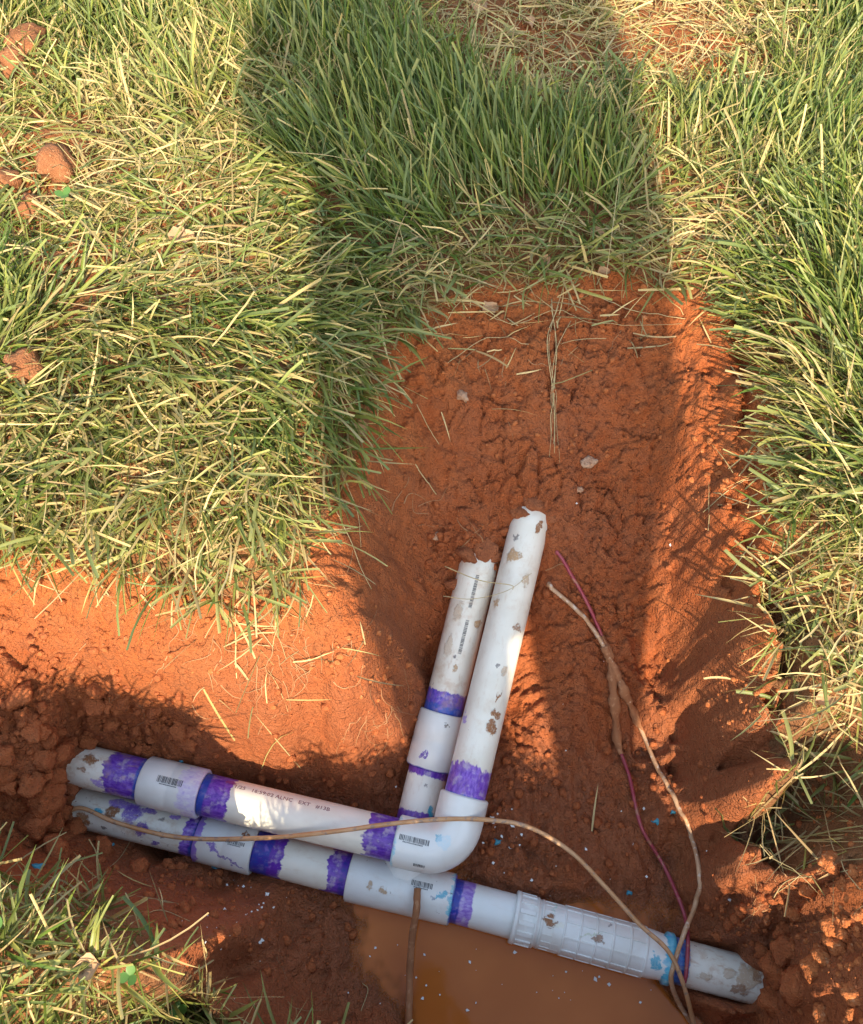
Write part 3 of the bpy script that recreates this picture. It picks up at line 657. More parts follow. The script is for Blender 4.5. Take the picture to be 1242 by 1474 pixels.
# ------------------------------------------------------------------ grass: uncountable, so one mesh of blades for each kind
FIELD = [  # x, y, density, length, tilt deg, lean direction deg (0 right, 90 away), spread deg, dryness
 (450,60,1,.105,28,118,40,.06),(600,150,1,.105,34,122,30,.03),(700,250,1,.10,34,115,30,.05),(850,270,1,.095,26,95,35,.08),(600,320,.95,.09,42,125,50,.18),(480,250,.95,.10,35,130,45,.12),
 (480,420,.9,.085,58,300,60,.35),(520,520,.9,.08,66,300,50,.45),(470,640,.95,.08,66,290,45,.35),(450,740,.9,.07,66,275,50,.5),
 (620,400,.7,.075,62,260,100,.62),(740,375,.65,.07,60,250,120,.65),(880,350,.75,.075,52,270,120,.5),(960,330,.6,.065,68,0,180,.8),
 (200,40,1,.10,30,85,50,.15),(60,40,.9,.095,40,60,70,.2),(30,100,.35,.08,50,60,120,.4),(120,120,.8,.08,50,100,90,.35),
 (250,150,.8,.085,45,95,90,.7),(290,165,1,.115,24,95,60,.45),(250,240,.75,.08,68,0,180,.72),(330,180,.6,.08,60,200,150,.85),(180,300,.7,.08,74,190,120,.55),(330,330,.7,.08,72,280,130,.68),(400,300,.8,.09,62,290,70,.4),(300,400,.7,.075,76,280,120,.72),
 (60,240,.25,.07,65,0,180,.4),(60,330,.4,.08,65,0,180,.35),(90,400,.4,.07,65,0,180,.45),(20,450,.9,.09,45,100,80,.1),
 (150,480,1,.095,62,318,30,.42),(300,500,1,.095,64,318,30,.36),(400,500,1,.095,66,330,30,.38),(100,580,1,.095,66,318,32,.48),(250,600,1,.095,68,312,35,.5),(400,600,1,.09,70,300,45,.5),(30,660,1,.09,66,330,50,.5),
 (200,690,.95,.085,70,300,70,.6),(330,700,.95,.085,72,290,70,.62),(80,740,.95,.085,68,280,60,.5),(180,790,.9,.075,72,275,60,.55),(320,800,.8,.068,74,280,80,.68),
 (700,20,.16,.055,70,0,180,.95),(790,80,.14,.055,74,0,180,1),(850,20,.5,.06,60,90,150,.9),(950,50,.14,.05,78,0,180,1),(1020,100,.10,.05,80,0,180,1),(1100,60,.55,.06,65,80,120,.8),
 (930,190,.7,.08,45,80,60,.35),(1050,200,.9,.09,42,75,50,.25),(1000,260,.8,.08,58,70,90,.45),(1150,120,.9,.09,48,70,60,.3),(1210,60,1,.10,35,60,50,.1),(1200,200,1,.10,42,60,45,.1),(1100,280,.95,.09,52,50,60,.25),(1030,340,.6,.065,74,0,180,.78),
 (1100,370,.85,.085,62,170,90,.4),(1200,350,1,.10,45,140,60,.12),(1220,470,1,.11,35,100,50,.1),(1130,470,.95,.075,62,185,45,.3),(1110,560,.95,.07,66,182,35,.35),(1200,580,.95,.10,52,160,50,.25),
 (1120,650,.9,.068,68,185,40,.42),(1200,700,.95,.095,60,190,60,.3),(1130,760,.85,.065,70,195,60,.5),(1210,800,.85,.085,66,200,90,.5),(1140,860,.75,.075,72,210,90,.65),(1210,900,.65,.07,76,0,180,.7),
 (1180,980,.45,.048,78,0,180,.82),(1220,1080,.45,.05,78,0,180,.75),(1180,1150,.28,.042,78,0,180,.8),
 (60,1300,.95,.060,52,40,130,.45),(150,1350,.95,.055,56,30,110,.48),(230,1420,.85,.055,60,20,90,.52),(60,1430,.95,.085,55,60,150,.4),(-100,1300,.95,.085,50,60,120,.4),(500,1560,.6,.07,62,80,100,.5),(900,1700,.9,.08,40,90,90,.3)]
FPX = np.array([P(f[0], f[1], 0)[:2] for f in FIELD]); FV = np.array([f[2:] for f in FIELD])
def field(x, y):
    wsum = np.zeros(x.shape); acc = np.zeros((len(x), 4)); cs = np.zeros((len(x), 2)); sp = np.zeros(x.shape)
    for k in range(len(FIELD)):
        w = 1/(((x-FPX[k, 0])**2+(y-FPX[k, 1])**2)+.0004)**2.2
        wsum += w
        acc += w[:, None]*np.array((FV[k, 0], FV[k, 1], FV[k, 2], FV[k, 5]))
        a = math.radians(FV[k, 3]); cs += w[:, None]*np.array((math.cos(a), math.sin(a))); sp += w*FV[k, 4]
    acc /= wsum[:, None]; return acc[:, 0], acc[:, 1], np.radians(acc[:, 2]), np.arctan2(cs[:, 1], cs[:, 0]), np.radians(sp/wsum), acc[:, 3]
def blades(name, root, length, width, tilt, az, curl, twist, colb, colt, cut, mat, seg=4, lift=None, fold=.28):
    n = len(root); p = root.copy(); V = np.zeros((n, seg+1, 3, 3)); C = np.zeros((n, seg+1, 3, 3))
    drift = rng.normal(0, .22, n)
    if lift is None: lift = np.zeros(n)
    for k in range(seg+1):
        f = k/seg; tl = np.minimum(tilt + curl*f, 2.6); a = az + drift*f*1.6
        d = np.stack([np.cos(a)*np.sin(tl), np.sin(a)*np.sin(tl), np.cos(tl)], -1)
        side = np.stack([-np.sin(a), np.cos(a), np.zeros(n)], -1); nrm = np.cross(d, side)
        tw = twist*(1+.5*f); s = side*np.cos(tw)[:, None] + nrm*np.sin(tw)[:, None]; nn = np.cross(d, s)
        taper = np.where(cut, (.75, .95, 1., .95, .86)[round(f*4)], (.75, 1., .92, .62, .06)[round(f*4)])
        w = (width*.5*taper)[:, None]
        gz = ground_z(p[:, 0], p[:, 1]) + .0015 + lift*min(1, f*2+.3)
        p[:, 2] = np.maximum(p[:, 2], gz) if k else p[:, 2]
        V[:, k, 0] = p - s*w; V[:, k, 1] = p - nn*w*fold*2; V[:, k, 2] = p + s*w
        C[:, k, :] = (colb*(1-f)+colt*f)[:, None, :]
        p = p + d*(length/seg)[:, None]
    base = np.arange(n)[:, None]*(seg+1)*3; qs = []
    for k in range(seg):
        for j in (0, 1):
            qs.append(np.stack([base[:, 0]+k*3+j, base[:, 0]+k*3+j+1, base[:, 0]+(k+1)*3+j+1, base[:, 0]+(k+1)*3+j], -1))
    return big_mesh(name, V.reshape(-1, 3), np.concatenate(qs), mat, {'col': C.reshape(-1, 3)})
def blade_material(name, trans, rough):
    N = NT(name); c = N.attr('col', 'Color'); p = N.geo()
    c2 = N.mix(N.math('MULTIPLY', N.mapr(N.noise(p, 260, 2), .5, .7), .45), c, N.vmath('MULTIPLY', c, (1.35, 1.15, .9)))
    N.set(base_color=c2, roughness=rough, specular_ior_level=.35)
    tr = N.new('ShaderNodeBsdfTranslucent'); N.link(N.vmath('MULTIPLY', c2, (1.15, 1.2, .7)), tr.inputs[0])
    mx = N.new('ShaderNodeMixShader'); mx.inputs[0].default_value = trans
    N.link(N.b.outputs[0], mx.inputs[1]); N.link(tr.outputs[0], mx.inputs[2]); N.link(mx.outputs[0], N.out.inputs[0]); return N.m
M_GRASS = blade_material('grass_blade', .28, .38); M_STRAW = blade_material('dry_straw', .15, .7)
def scatter(n, x0, x1, y0, y1):
    return rng.uniform(x0, x1, n), rng.uniform(y0, y1, n)
def visible_weight(x, y):
    """full density where the picture looks, thinner beyond"""
    hw = .48 + .36*np.clip(y+.1, 0, 2) ; return np.where((np.abs(x) < hw+.06) & (y > -.22) & (y < 1.5), 1., np.where((np.abs(x) < hw+.35) & (y < 1.75) & (y > -.5), .35, .08))
# green and yellowing blades
x, y = scatter(330000, -1.5, 1.5, -1.3, 2.0)
de, le, ti, az, sp, dr = field(x, y)
clump = fbm(x*22, y*22, 3, 101); dr = np.clip(dr + .38*fbm(x*8, y*8, 3, 105)*smooth(.1, .3, dr), 0, 1)
edge = fbm(x*30, y*30, 2, 111)*.012
keep = (rng.random(len(x)) < de*visible_weight(x, y)*np.clip(.80+.55*clump, .12, 1.2)) & ~in_bare(x+edge, y+edge*.7)
x, y, le, ti, az, sp, dr = [q[keep] for q in (x, y, le, ti, az, sp, dr)]; n = len(x)
root = np.stack([x, y, ground_z(x, y)-.003], -1)
dry = rng.random(n) < dr*.62
u = rng.random(n)
colt = np.where((u < .5)[:, None], (.085, .150, .024), (.185, .235, .045)); colt = np.where((u > .80)[:, None], (.33, .33, .085), colt)*rng.uniform(.7, 1.25, n)[:, None]
yel = np.clip(dr*1.5-.1, 0, 1)[:, None]*rng.random(n)[:, None]; colt = colt*(1-yel*.7)+np.array((.40, .355, .115))*yel*.7
colt = np.where(dry[:, None], np.array((.58, .45, .21))*rng.uniform(.55, 1.2, n)[:, None], colt)
colb = np.where(dry[:, None], colt*.85, colt*.8+np.array((.10, .10, .035))*.25)
cut = (rng.random(n) < .45)
colt = np.where((cut & ~dry)[:, None], colt*.75+np.array((.40, .40, .24))*.25, colt)
blades('grass', root, le*rng.uniform(.45, 1.15, n), .0016+.0030*rng.random(n)**1.7*np.where(dry, .75, 1), np.clip(ti+rng.normal(0, .24, n), .02, 1.75), az+rng.normal(0, 1, n)*sp*.8,
       np.clip(rng.normal(.55, .35, n), -.1, 1.6), rng.normal(0, .9, n), colb, colt, cut, M_GRASS)
tag(bpy.data.objects['grass'], 'lawn grass, green and yellowing blades round the dug pit', 'grass', kind='stuff')
# loose dead straw lying on the turf and trailing over the rim
x, y = scatter(60000, -1.1, 1.1, -.4, 1.8)
de, le, ti, az, sp, dr = field(x, y)
near_edge = in_bare(x, y)
ex = in_bare(x+.03, y) & in_bare(x-.03, y) & in_bare(x, y+.035) & in_bare(x, y-.03)
fr = patch(x, y, [(640,440,-.02,.05,.8),(700,430,-.02,.06,1.),(790,420,-.02,.06,.9),(870,410,-.02,.05,.7),(950,420,-.02,.05,.6),(1190,1280,-.06,.08,.5),(1180,1200,-.02,.09,.9),(1150,1050,-.01,.07,.9),(1220,1300,-.02,.07,.5),(300,860,-.03,.06,.6),(400,880,-.04,.06,.6),(1050,480,-.03,.05,.35),(380,940,-.06,.05,.12),(1100,700,-.02,.04,.4)])
prob = np.where(near_edge, np.where(ex, fr*.75, np.maximum(fr, np.where((x > .25) & (y < .45), .03, .20))), np.clip(dr*1.35-.38, 0, 1)*.85)
gz_ = ground_z(x, y)
prob = np.where(near_edge & (gz_ < -.11) & (x > .2), 0, prob)
keep = rng.random(len(x)) < prob*np.clip(.75+.7*fbm(x*18, y*18, 2, 131), .05, 1.3)
x, y, dr, nb_ = x[keep], y[keep], dr[keep], near_edge[keep]; n = len(x)
lift = rng.random(n)**1.6*np.where(nb_, .006, .030)
root = np.stack([x, y, ground_z(x, y)+.001+lift*.6], -1)
u = rng.random(n)[:, None]
colt = np.where(u < .55, (.62, .475, .235), np.where(u < .8, (.48, .33, .16), (.42, .37, .15)))*rng.uniform(.6, 1.2, n)[:, None]
blades('dry_straw', root, rng.uniform(.018, .085, n)*np.where(nb_, .75, 1), rng.uniform(.0009, .0026, n), np.clip(rng.normal(1.42, .16, n), .9, 1.75), rng.uniform(0, 2*PI, n),
       rng.normal(.15, .25, n), rng.normal(0, .7, n), colt*.9, colt, rng.random(n) < .5, M_STRAW, lift=lift)
tag(bpy.data.objects['dry_straw'], 'loose dead straw littering the turf and the pit rim', 'straw', kind='stuff')

# ------------------------------------------------------------------ the photographer, standing behind the camera, whose shadow falls over the pit
def person():
    X0, Y0 = .210, -.82
    J = {'pelvis': (0, 0, .90, .190, .140), 'belly': (-.01, .05, 1.06, .240, .150), 'chest': (-.01, .12, 1.30, .240, .150), 'neck': (0, .20, 1.52, .062, .062), 'head0': (0, .24, 1.59, .068, .078), 'head1': (0, .28, 1.69, .082, .098), 'head2': (0, .27, 1.765, .055, .065)}
    E = [('pelvis', 'belly'), ('belly', 'chest'), ('chest', 'neck'), ('neck', 'head0'), ('head0', 'head1'), ('head1', 'head2')]
    for s, q in ((-1, 'l'), (1, 'r')):
        J.update({'hip'+q: (s*.095, -.01, .80, .084, .10), 'knee'+q: (s*.088, .04, .48, .056, .06), 'calf'+q: (s*.086, .0, .34, .052, .056), 'ankle'+q: (s*.088, -.02, .085, .042, .042), 'foot'+q: (s*.094, .09, .038, .042, .034), 'toe'+q: (s*.100, .18, .026, .040, .024),
                  'sh'+q: (s*.20-.03, .15, 1.50, .078, .078), 'el'+q: (s*.23-.07, .38, 1.14, .046, .046), 'wr'+q: (s*.075-.19, .66, .865, .029, .026), 'palm'+q: (s*.058-.205, .72, .825, .036, .018)})
        E += [('pelvis', 'hip'+q), ('hip'+q, 'knee'+q), ('knee'+q, 'calf'+q), ('calf'+q, 'ankle'+q), ('ankle'+q, 'foot'+q), ('foot'+q, 'toe'+q), ('chest', 'sh'+q), ('sh'+q, 'el'+q), ('el'+q, 'wr'+q), ('wr'+q, 'palm'+q)]
        for f in range(4):
            J['f%da' % f+q] = (s*.056-.207, .735+.004*f, .845-.017*f, .0095, .0095); J['f%db' % f+q] = (s*.044-.209, .765-.004*abs(f-1), .838-.019*f, .0085, .0085); J['f%dc' % f+q] = (s*.020-.211, .768, .832-.019*f, .0075, .0075)
            E += [('palm'+q, 'f%da' % f+q), ('f%da' % f+q, 'f%db' % f+q), ('f%db' % f+q, 'f%dc' % f+q)]
        J['t0'+q] = (s*.060-.205, .715, .855, .011, .011); J['t1'+q] = (s*.040-.209, .725, .880, .0095, .0095); E += [('palm'+q, 't0'+q), ('t0'+q, 't1'+q)]
    names = list(J); me = bpy.data.meshes.new('person')
    me.from_pydata([J[k][:3] for k in names], [(names.index(a), names.index(b)) for a, b in E], [])
    o = bpy.data.objects.new('person', me); COL.objects.link(o); o.location = (X0, Y0, 0)
    md = o.modifiers.new('skin', 'SKIN'); md.use_smooth_shade = True
    for i, k in enumerate(names):
        me.skin_vertices[0].data[i].radius = J[k][3:5]; me.skin_vertices[0].data[i].use_root = (k == 'pelvis')
    o.modifiers.new('sub', 'SUBSURF').levels = 2; o.modifiers['sub'].render_levels = 2
    N = NT('clothes_and_skin'); p = N.coord(); sp = N.new('ShaderNodeSeparateXYZ'); N.link(p, sp.inputs[0])
    c = N.mix(N.mapr(sp.outputs[2], .905, .915), (.035, .045, .075), (.10, .11, .12))
    c = N.mix(N.mapr(sp.outputs[2], 1.525, 1.535), c, (.50, .30, .21)); c = N.mix(N.mapr(sp.outputs[1], .63, .64), c, (.50, .30, .21))
    c = N.mix(N.mapr(sp.outputs[2], .10, .09), c, (.10, .06, .035)); N.set(base_color=c, roughness=.8); me.materials.append(N.m)
    tag(o, 'person in dark jacket and jeans leaning out over the pit with a phone', 'person')
    # hair and face
    N = NT('hair'); N.set(base_color=(.05, .03, .02), roughness=.6)
    import bmesh
    bm = bmesh.new(); bmesh.ops.create_uvsphere(bm, u_segments=24, v_segments=14, radius=1)
    bmesh.ops.delete(bm, geom=[v for v in bm.verts if v.co.z < -.25 or (v.co.y > .45 and v.co.z < .35)], context='VERTS')
    for v in bm.verts: v.co = Vector((v.co.x*.088, .27+v.co.y*.106, 1.705+v.co.z*.115))
    hm = bpy.data.meshes.new('hair'); bm.to_mesh(hm); bm.free(); hm.materials.append(N.m); h = bpy.data.objects.new('hair', hm); COL.objects.link(h); h.parent = o
    return o
person()
def phone():
    R = Matrix.Rotation(PI/2-PITCH, 3, 'X'); c = Vector((0, 0, CAM_H)) + R @ Vector((0, -.045, .014))
    import bmesh
    bm = bmesh.new(); bmesh.ops.create_cube(bm, size=1); bmesh.ops.scale(bm, vec=(.072, .148, .008), verts=bm.verts); bmesh.ops.bevel(bm, geom=bm.edges[:], offset=.003, segments=3, affect='EDGES')
    me = bpy.data.meshes.new('phone'); bm.to_mesh(me); bm.free(); N = NT('phone_case'); N.set(base_color=(.02, .02, .022), roughness=.4); me.materials.append(N.m)
    o = bpy.data.objects.new('phone', me); COL.objects.link(o); o.location = c; o.rotation_euler = cam.rotation_euler
    tag(o, 'black phone held out over the pit by the person', 'phone')
phone()

# ------------------------------------------------------------------ clods, pebbles and crumbs
def lump_verts(seed, sub=2, rough=.32):
    import bmesh
    bm = bmesh.new(); bmesh.ops.create_icosphere(bm, subdivisions=sub, radius=1); r = random.Random(seed)
    pl = [(unit([r.gauss(0, 1) for _ in range(3)]), r.uniform(.55, .9)) for _ in range(7)]
    o = [r.uniform(0, 50) for _ in range(3)]
    from mathutils import noise
    for v in bm.verts:
        c = v.co.copy()
        for nrm, dd in pl:
            q = c.dot(Vector(nrm))
            if q > dd: c -= Vector(nrm)*(q-dd)*.85
        c *= 1 + rough*noise.noise(Vector((c.x*1.8+o[0], c.y*1.8+o[1], c.z*1.8+o[2]))+Vector()) + rough*.6*noise.noise(c*4.5+Vector(o))
        v.co = c*(1+.10*noise.noise(c*11+Vector(o)))
    V = np.array([v.co for v in bm.verts]); F = [tuple(q.index for q in f.verts) for f in bm.faces]; bm.free(); return V, F
def simple_soil(name, c1, c2, c3, rough=.85):
    N = NT(name); p = N.geo(); n2 = N.noise(p, 70, 4, .6)
    c = N.mix(N.mapr(n2, .35, .65), c1, c2); c = N.mix(N.mapr(N.noise(p, 240, 3), .58, .7), c, c3)
    b = N.bump(N.math('ADD', n2, N.math('MULTIPLY', N.noise(p, 420, 3), .6)), .9, .006)
    N.set(base_color=c, roughness=rough, normal=b, specular_ior_level=.3); return N.m
M_CLOD = simple_soil('damp_clod', (.33, .090, .029), (.40, .115, .037), (.25, .075, .027), .75)
M_CLODL = simple_soil('dry_clod', (.47, .150, .048), (.42, .125, .040), (.55, .24, .11), .92)
M_CLODT = simple_soil('turf_clod', (.31, .125, .055), (.25, .095, .040), (.40, .20, .10), .92)
lumps = []
for k in range(7):
    V, F = lump_verts(100+k, 3); me = bpy.data.meshes.new('soil_clod'); me.from_pydata(V.tolist(), [], F); me.polygons.foreach_set('use_smooth', np.ones(len(F), bool)); lumps.append(me)
lump_by = {}
def clod(name, px, py, r, mat, label, cat, group=None, flat=.75, sink=.35, seed=0, asp=1.):
    rr = random.Random(seed*77+int(px*13+py)); k = rr.randrange(len(lumps))
    key = (k, mat.name)
    if key not in lump_by:
        me = lumps[k].copy(); me.name = name; me.materials.append(mat); lump_by[key] = me
    o = bpy.data.objects.new(name, lump_by[key]); COL.objects.link(o)
    p = G(px, py); z = float(ground_z(p[0], p[1])[0])
    o.location = (p[0], p[1], z + r*flat*(1-2*sink)); o.rotation_euler = (rr.uniform(-.3, .3), rr.uniform(-.3, .3), rr.uniform(0, 6.3)); o.scale = (r*asp, r, r*flat)
    return tag(o, label, cat, group)
rc = random.Random(5)
def pix_ok(px, py):                                       # keep the free pipes clear
    p = G(px, py)
    return all(not (0 < seg_d(np.array([p[0]]), np.array([p[1]]), np.array(a), np.array(b))[2][0] < 1 and seg_d(np.array([p[0]]), np.array([p[1]]), np.array(a), np.array(b))[0][0] < .046) for a, b in PIPES)
made = 0
while made < 46:
    px = rc.uniform(-40, 285); py = rc.uniform(925, 1190)
    if py < 925+.42*px or (px > 120 and py > 1075) or not pix_ok(px, py): continue
    r_ = rc.uniform(.006, .017)*rc.uniform(.7, 1.1)
    clod('soil_clod', px, py, r_, M_CLOD, 'larger damp red-brown clod in the loose heap over the left pipe ends' if r_ > .0115 else 'small damp red-brown clod in the loose heap over the left pipe ends', 'soil clod', 'clods heaped over the pipe ends', .8, .3, made, rc.uniform(.85, 1.35)); made += 1
for k, (px, py, r) in enumerate(((92,1092,.020),(98,1125,.016),(72,1150,.022),(105,1078,.012),(128,1066,.014),(60,1185,.022),(110,1195,.014),(95,1170,.012),(150,1222,.014),(85,1225,.018),(200,1250,.013))):
    clod('soil_clod', px, py, r, M_CLOD, 'damp clod lying right against the muddy stub ends of the left pipes', 'soil clod', 'clods against the pipe stubs', .85, .3, 90+k)
made = 0
while made < 15:
    px = rc.uniform(1115, 1250); py = rc.uniform(1240, 1480)
    if px < 1105+.12*(py-1240): continue
    clod('soil_clod', px, py, rc.uniform(.005, .013), M_CLODL, 'dry orange clod on the crumbling bank beside the buried pipe end', 'soil clod', 'clods on the crumbling bank', .8, .35, made); made += 1
for k, (px, py, r) in enumerate(((1112,1395,.020),(1125,1420,.018),(1098,1372,.012),(1120,1370,.018),(1105,1440,.016),(1130,1345,.014))):
    clod('soil_clod', px, py, r, M_CLOD, 'wet clod packed round the pipe end stuck in the bank', 'soil clod', 'clods round the buried pipe end', .8, .3, 190+k)
for k, (px, py, r, l) in enumerate(((45,72,.030,'broad tan clay lump in the sunlit grass near the pale straw'),(20,100,.024,'smaller tan clay lump touching the broad one in the grass'),(85,245,.026,'squarish brown clay lump beside the matted straw sod'),
      (12,268,.020,'brown clay lump with a curled straw over it'),(48,305,.018,'small brown clay lump below the squarish one in the grass'),(88,385,.016,'orange clay crumb lying in a gap of the turf'),(40,535,.022,'pinkish clay lump half sunk in the leaning green grass'))):
    clod('clay_lump', px, py, r, M_CLODT, l, 'clay lump', 'clay lumps thrown on the lawn', .85, .30, 300+k, 1.1)
M_STONE = simple_soil('pale_stone', (.46, .26, .16), (.52, .32, .21), (.36, .18, .10), .7)
for k, (px, py, r, asp, l) in enumerate(((845,668,.0085,1.5,'pale oval pebble pressed into the far clay slope'),(832,706,.0055,1.2,'small tan pebble below the pale oval one'),(666,576,.0095,.75,'upright grey-brown pebble near the slope top'),(628,772,.006,1.3,'small tan pebble beside the short riser tip'))):
    o = clod('pebble', px, py, r, M_STONE, l, 'pebble', 'pebbles in the clay slope', .6, .25, 400+k, asp); o.rotation_euler = (0, 0, .3)
# crumbs too many to count
def crumbs(name, spots, n, rmin, rmax, mat, label, seed):
    r = np.random.default_rng(seed); base = [lump_verts(500+k, 1, .4) for k in range(5)]; VV = []; FF = []; off = 0
    w = np.array([s[3] for s in spots], float); w /= w.sum()
    for k in range(n):
        px, py, sp, _ = spots[r.choice(len(spots), p=w)]; a = px+r.normal(0, sp); b = py+r.normal(0, sp*.7)
        if not (-150 < a < 1400 and -60 < b < 1500): continue
        c = P(a, b, -.2 if 480 < b else 0.); 
        c = G(a, b) ; V, F = base[k % 5]; q = rmin*(rmax/rmin)**(r.random()**1.7)
        if any((d_ < .03 and 0 < t_ < 1) for d_, t_ in [(float(x_[0]), float(x_[2])) for x_ in [seg_d(c[0], c[1], np.array(a_), np.array(b_)) for a_, b_ in PIPES]]): continue
        an = r.uniform(0, 6.3); R_ = np.array(((math.cos(an), -math.sin(an), 0), (math.sin(an), math.cos(an), 0), (0, 0, 1)))
        z = float(ground_z(c[0], c[1])[0]); VV.append((V*np.array((1, r.uniform(.7, 1), .75))*q)@R_.T + np.array((c[0], c[1], z+q*.25)))
        FF += [tuple(i+off for i in f) for f in F]; off += len(V)
    o = mesh_obj(name, np.concatenate(VV), FF, mat, None, None); return tag(o, label, 'soil crumbs', kind='stuff')
crumbs('damp_crumbs', [(80,1010,90,3),(60,1110,70,2),(200,1040,50,2),(240,1260,70,1.5),(400,1320,90,1.6),(720,1200,50,1),(800,1120,90,1.6),(640,790,40,1),(900,1150,90,1.2),(450,1110,80,1),(1080,1330,50,1),(600,1080,50,.7),(860,880,60,.8)], 1500, .0016, .0085, M_CLOD, 'damp soil crumbs scattered over the pit floor and heap', 21)
crumbs('dry_crumbs', [(1190,1350,60,3),(1180,1150,60,1.5),(330,870,110,1.6),(120,850,90,1),(540,950,35,.9),(1060,700,45,1),(1080,1000,45,1.2),(820,480,130,1.4),(850,650,110,1.4),(1000,90,80,1.5),(780,60,60,1),(60,300,60,1)], 1200, .0012, .006, M_CLODL, 'dry orange soil crumbs on the ledge, slope and banks', 22)

# ------------------------------------------------------------------ shavings, cement drips, leaves, clover, roots
N = NT('plastic_shaving'); N.set(base_color=(.74, .74, .72), roughness=.5); M_SHAV = N.m
N = NT('blue_cement'); N.set(base_color=(.05, .26, .36), roughness=.3); M_DRIP = N.m
r = np.random.default_rng(31); VV = []; FF = []; off = 0
for k in range(150):
    px, py, sp = [(600,1400,110),(800,1430,120),(330,1290,50),(340,1330,40),(800,1250,90),(900,1200,90),(450,1200,120),(690,1200,40),(850,1000,120),(1000,1300,60),(720,760,120)][r.choice(11, p=np.array([4,4,3,3,3,2,1,2,1,1,.6])/24.6)]
    a, b = px+r.normal(0, sp), py+r.normal(0, sp*.5)
    if not (0 < a < 1120 and 700 < b < 1490): continue
    c = G(a, b); z = max(float(ground_z(c[0], c[1])[0])+.0006, WZ+.0006); q = .0005+.0022*r.random()**2.2; an = r.uniform(0, 6.3)
    if any(float(seg_d(c[0], c[1], np.array(a_), np.array(b_))[0]) < .030 for a_, b_ in PIPES): continue
    m = 4; ls = []
    for i in range(m):
        th = an+i*2*PI/m; rr_ = q*r.uniform(.5, 1.5); ls.append((c[0]+rr_*math.cos(th), c[1]+rr_*math.sin(th), z+r.uniform(0, .0007)))
    ls += [(x_, y_, z_+.0007) for x_, y_, z_ in ls]
    VV += ls; FF += [(off+4, off+5, off+6, off+7)]+[(off+i, off+(i+1) % 4, off+4+(i+1) % 4, off+4+i) for i in range(4)]; off += 8
tag(mesh_obj('plastic_shavings', VV, FF, M_SHAV, None, None, smooth_=False), 'tiny white plastic shavings on the mud and puddle', 'shavings', kind='stuff')
def drip(px, py, rad, label, asp=1.3):
    c = G(px, py); rr = random.Random(int(px)); V = []; F = []; z0 = max(float(ground_z(c[0], c[1])[0]), WZ); m = 12
    rs = [rad*(1+.35*math.sin(i*1.9+px)+.2*rr.uniform(-1, 1)) for i in range(m)]
    for f, h in ((1, -.001), (.85, .0016), (.5, .0028), (.0, .0032)):
        for i in range(m): th = 2*PI*i/m; V.append((c[0]+rs[i]*f*asp*math.cos(th), c[1]+rs[i]*f*math.sin(th), z0+h))
    for k in range(3):
        for i in range(m): F.append((k*m+i, k*m+(i+1) % m, (k+1)*m+(i+1) % m, (k+1)*m+i))
    tag(mesh_obj('cement_drip', V, F, M_DRIP, None, (c[0], c[1], z0)), label, 'cement drip', 'blue cement drips on the soil')
for px, py, q, l in ((945,1182,.0042,'round blue cement drip beside the tan wire'),(968,1169,.0026,'tiny blue cement drip touching the tan wire'),(716,1212,.0036,'blue cement drip right of the white elbow'),(310,1249,.0060,'smeared teal cement drip under the lower coupling'),(55,1249,.0050,'teal cement drip by the near grass clump'),(158,1216,.0034,'pale blue cement streak under the lower pipe stub'),(262,1097,.0030,'pale blue drip behind the upper coupling'),(905,1285,.0028,'small grey-blue drip by the small pool')):
    drip(px, py, q, l)
N = NT('dead_leaf'); p = N.coord(); N.set(base_color=N.mix(N.noise(p, 120, 3), (.38, .20, .10), (.56, .35, .20)), roughness=.8); M_LEAF = N.m
def leaf(px, py, size, ang, label):
    c = G(px, py); z = float(ground_z(c[0], c[1])[0])+.006; V = []; F = []; rr = random.Random(int(px+py)); nu, nv = 7, 4
    for i in range(nu+1):
        f = i/nu; w = size*.42*math.sin(PI*min(1, f*.96+.03))**.7*(1+.25*rr.uniform(-1, 1))
        for j in range(nv+1):
            g = j/nv*2-1; x_ = (f-.5)*size; y_ = g*w; zz = .25*size*(g*g)+.22*size*math.sin(f*4+px)*.5+rr.uniform(-.03, .03)*size
            V.append((c[0]+x_*math.cos(ang)-y_*math.sin(ang), c[1]+x_*math.sin(ang)+y_*math.cos(ang), z+zz))
    n1 = len(V); V += [(a, b, q-.0005) for a, b, q in V]
    for i in range(nu):
        for j in range(nv):
            a = i*(nv+1)+j; q = (a, a+1, a+nv+2, a+nv+1); F.append(q); F.append(tuple(t+n1 for t in q[::-1]))
    tag(mesh_obj('dead_leaf', V, F, M_LEAF, None, (c[0], c[1], z)), label, 'dead leaf', 'dead leaves in the turf')
for px, py, s_, a, l in ((520,622,.020,2.2,'curled brown leaf at the shaded left rim of the slope'),(783,384,.016,1.,'tan leaf scrap among straw above the shaded slope'),(705,452,.022,.6,'pale folded leaf blade at the top of the slope'),(868,398,.016,.3,'brown leaf scrap beside the shadow edge'),(1040,408,.020,2.6,'sunlit tan leaf among straw by the shadow edge'),(690,20,.026,1.2,'brown leaf in the straw patch of the lawn'),(760,40,.022,2.,'curled brown leaf in the shaded straw patch'),(1180,1010,.02,.4,'tan leaf scrap on the straw bank'),
                       (860,340,.016,2.8,'pale leaf scrap in shaded green grass'),(130,1392,.022,.2,'brown leaf scrap on the near grass clump'),(265,350,.03,.3,'wide tan leaf blade on the matted sod')):
    leaf(px, py, s_, a, l)
N = NT('clover_leaf'); N.set(base_color=(.08, .17, .03), roughness=.5); M_CLOV = N.m
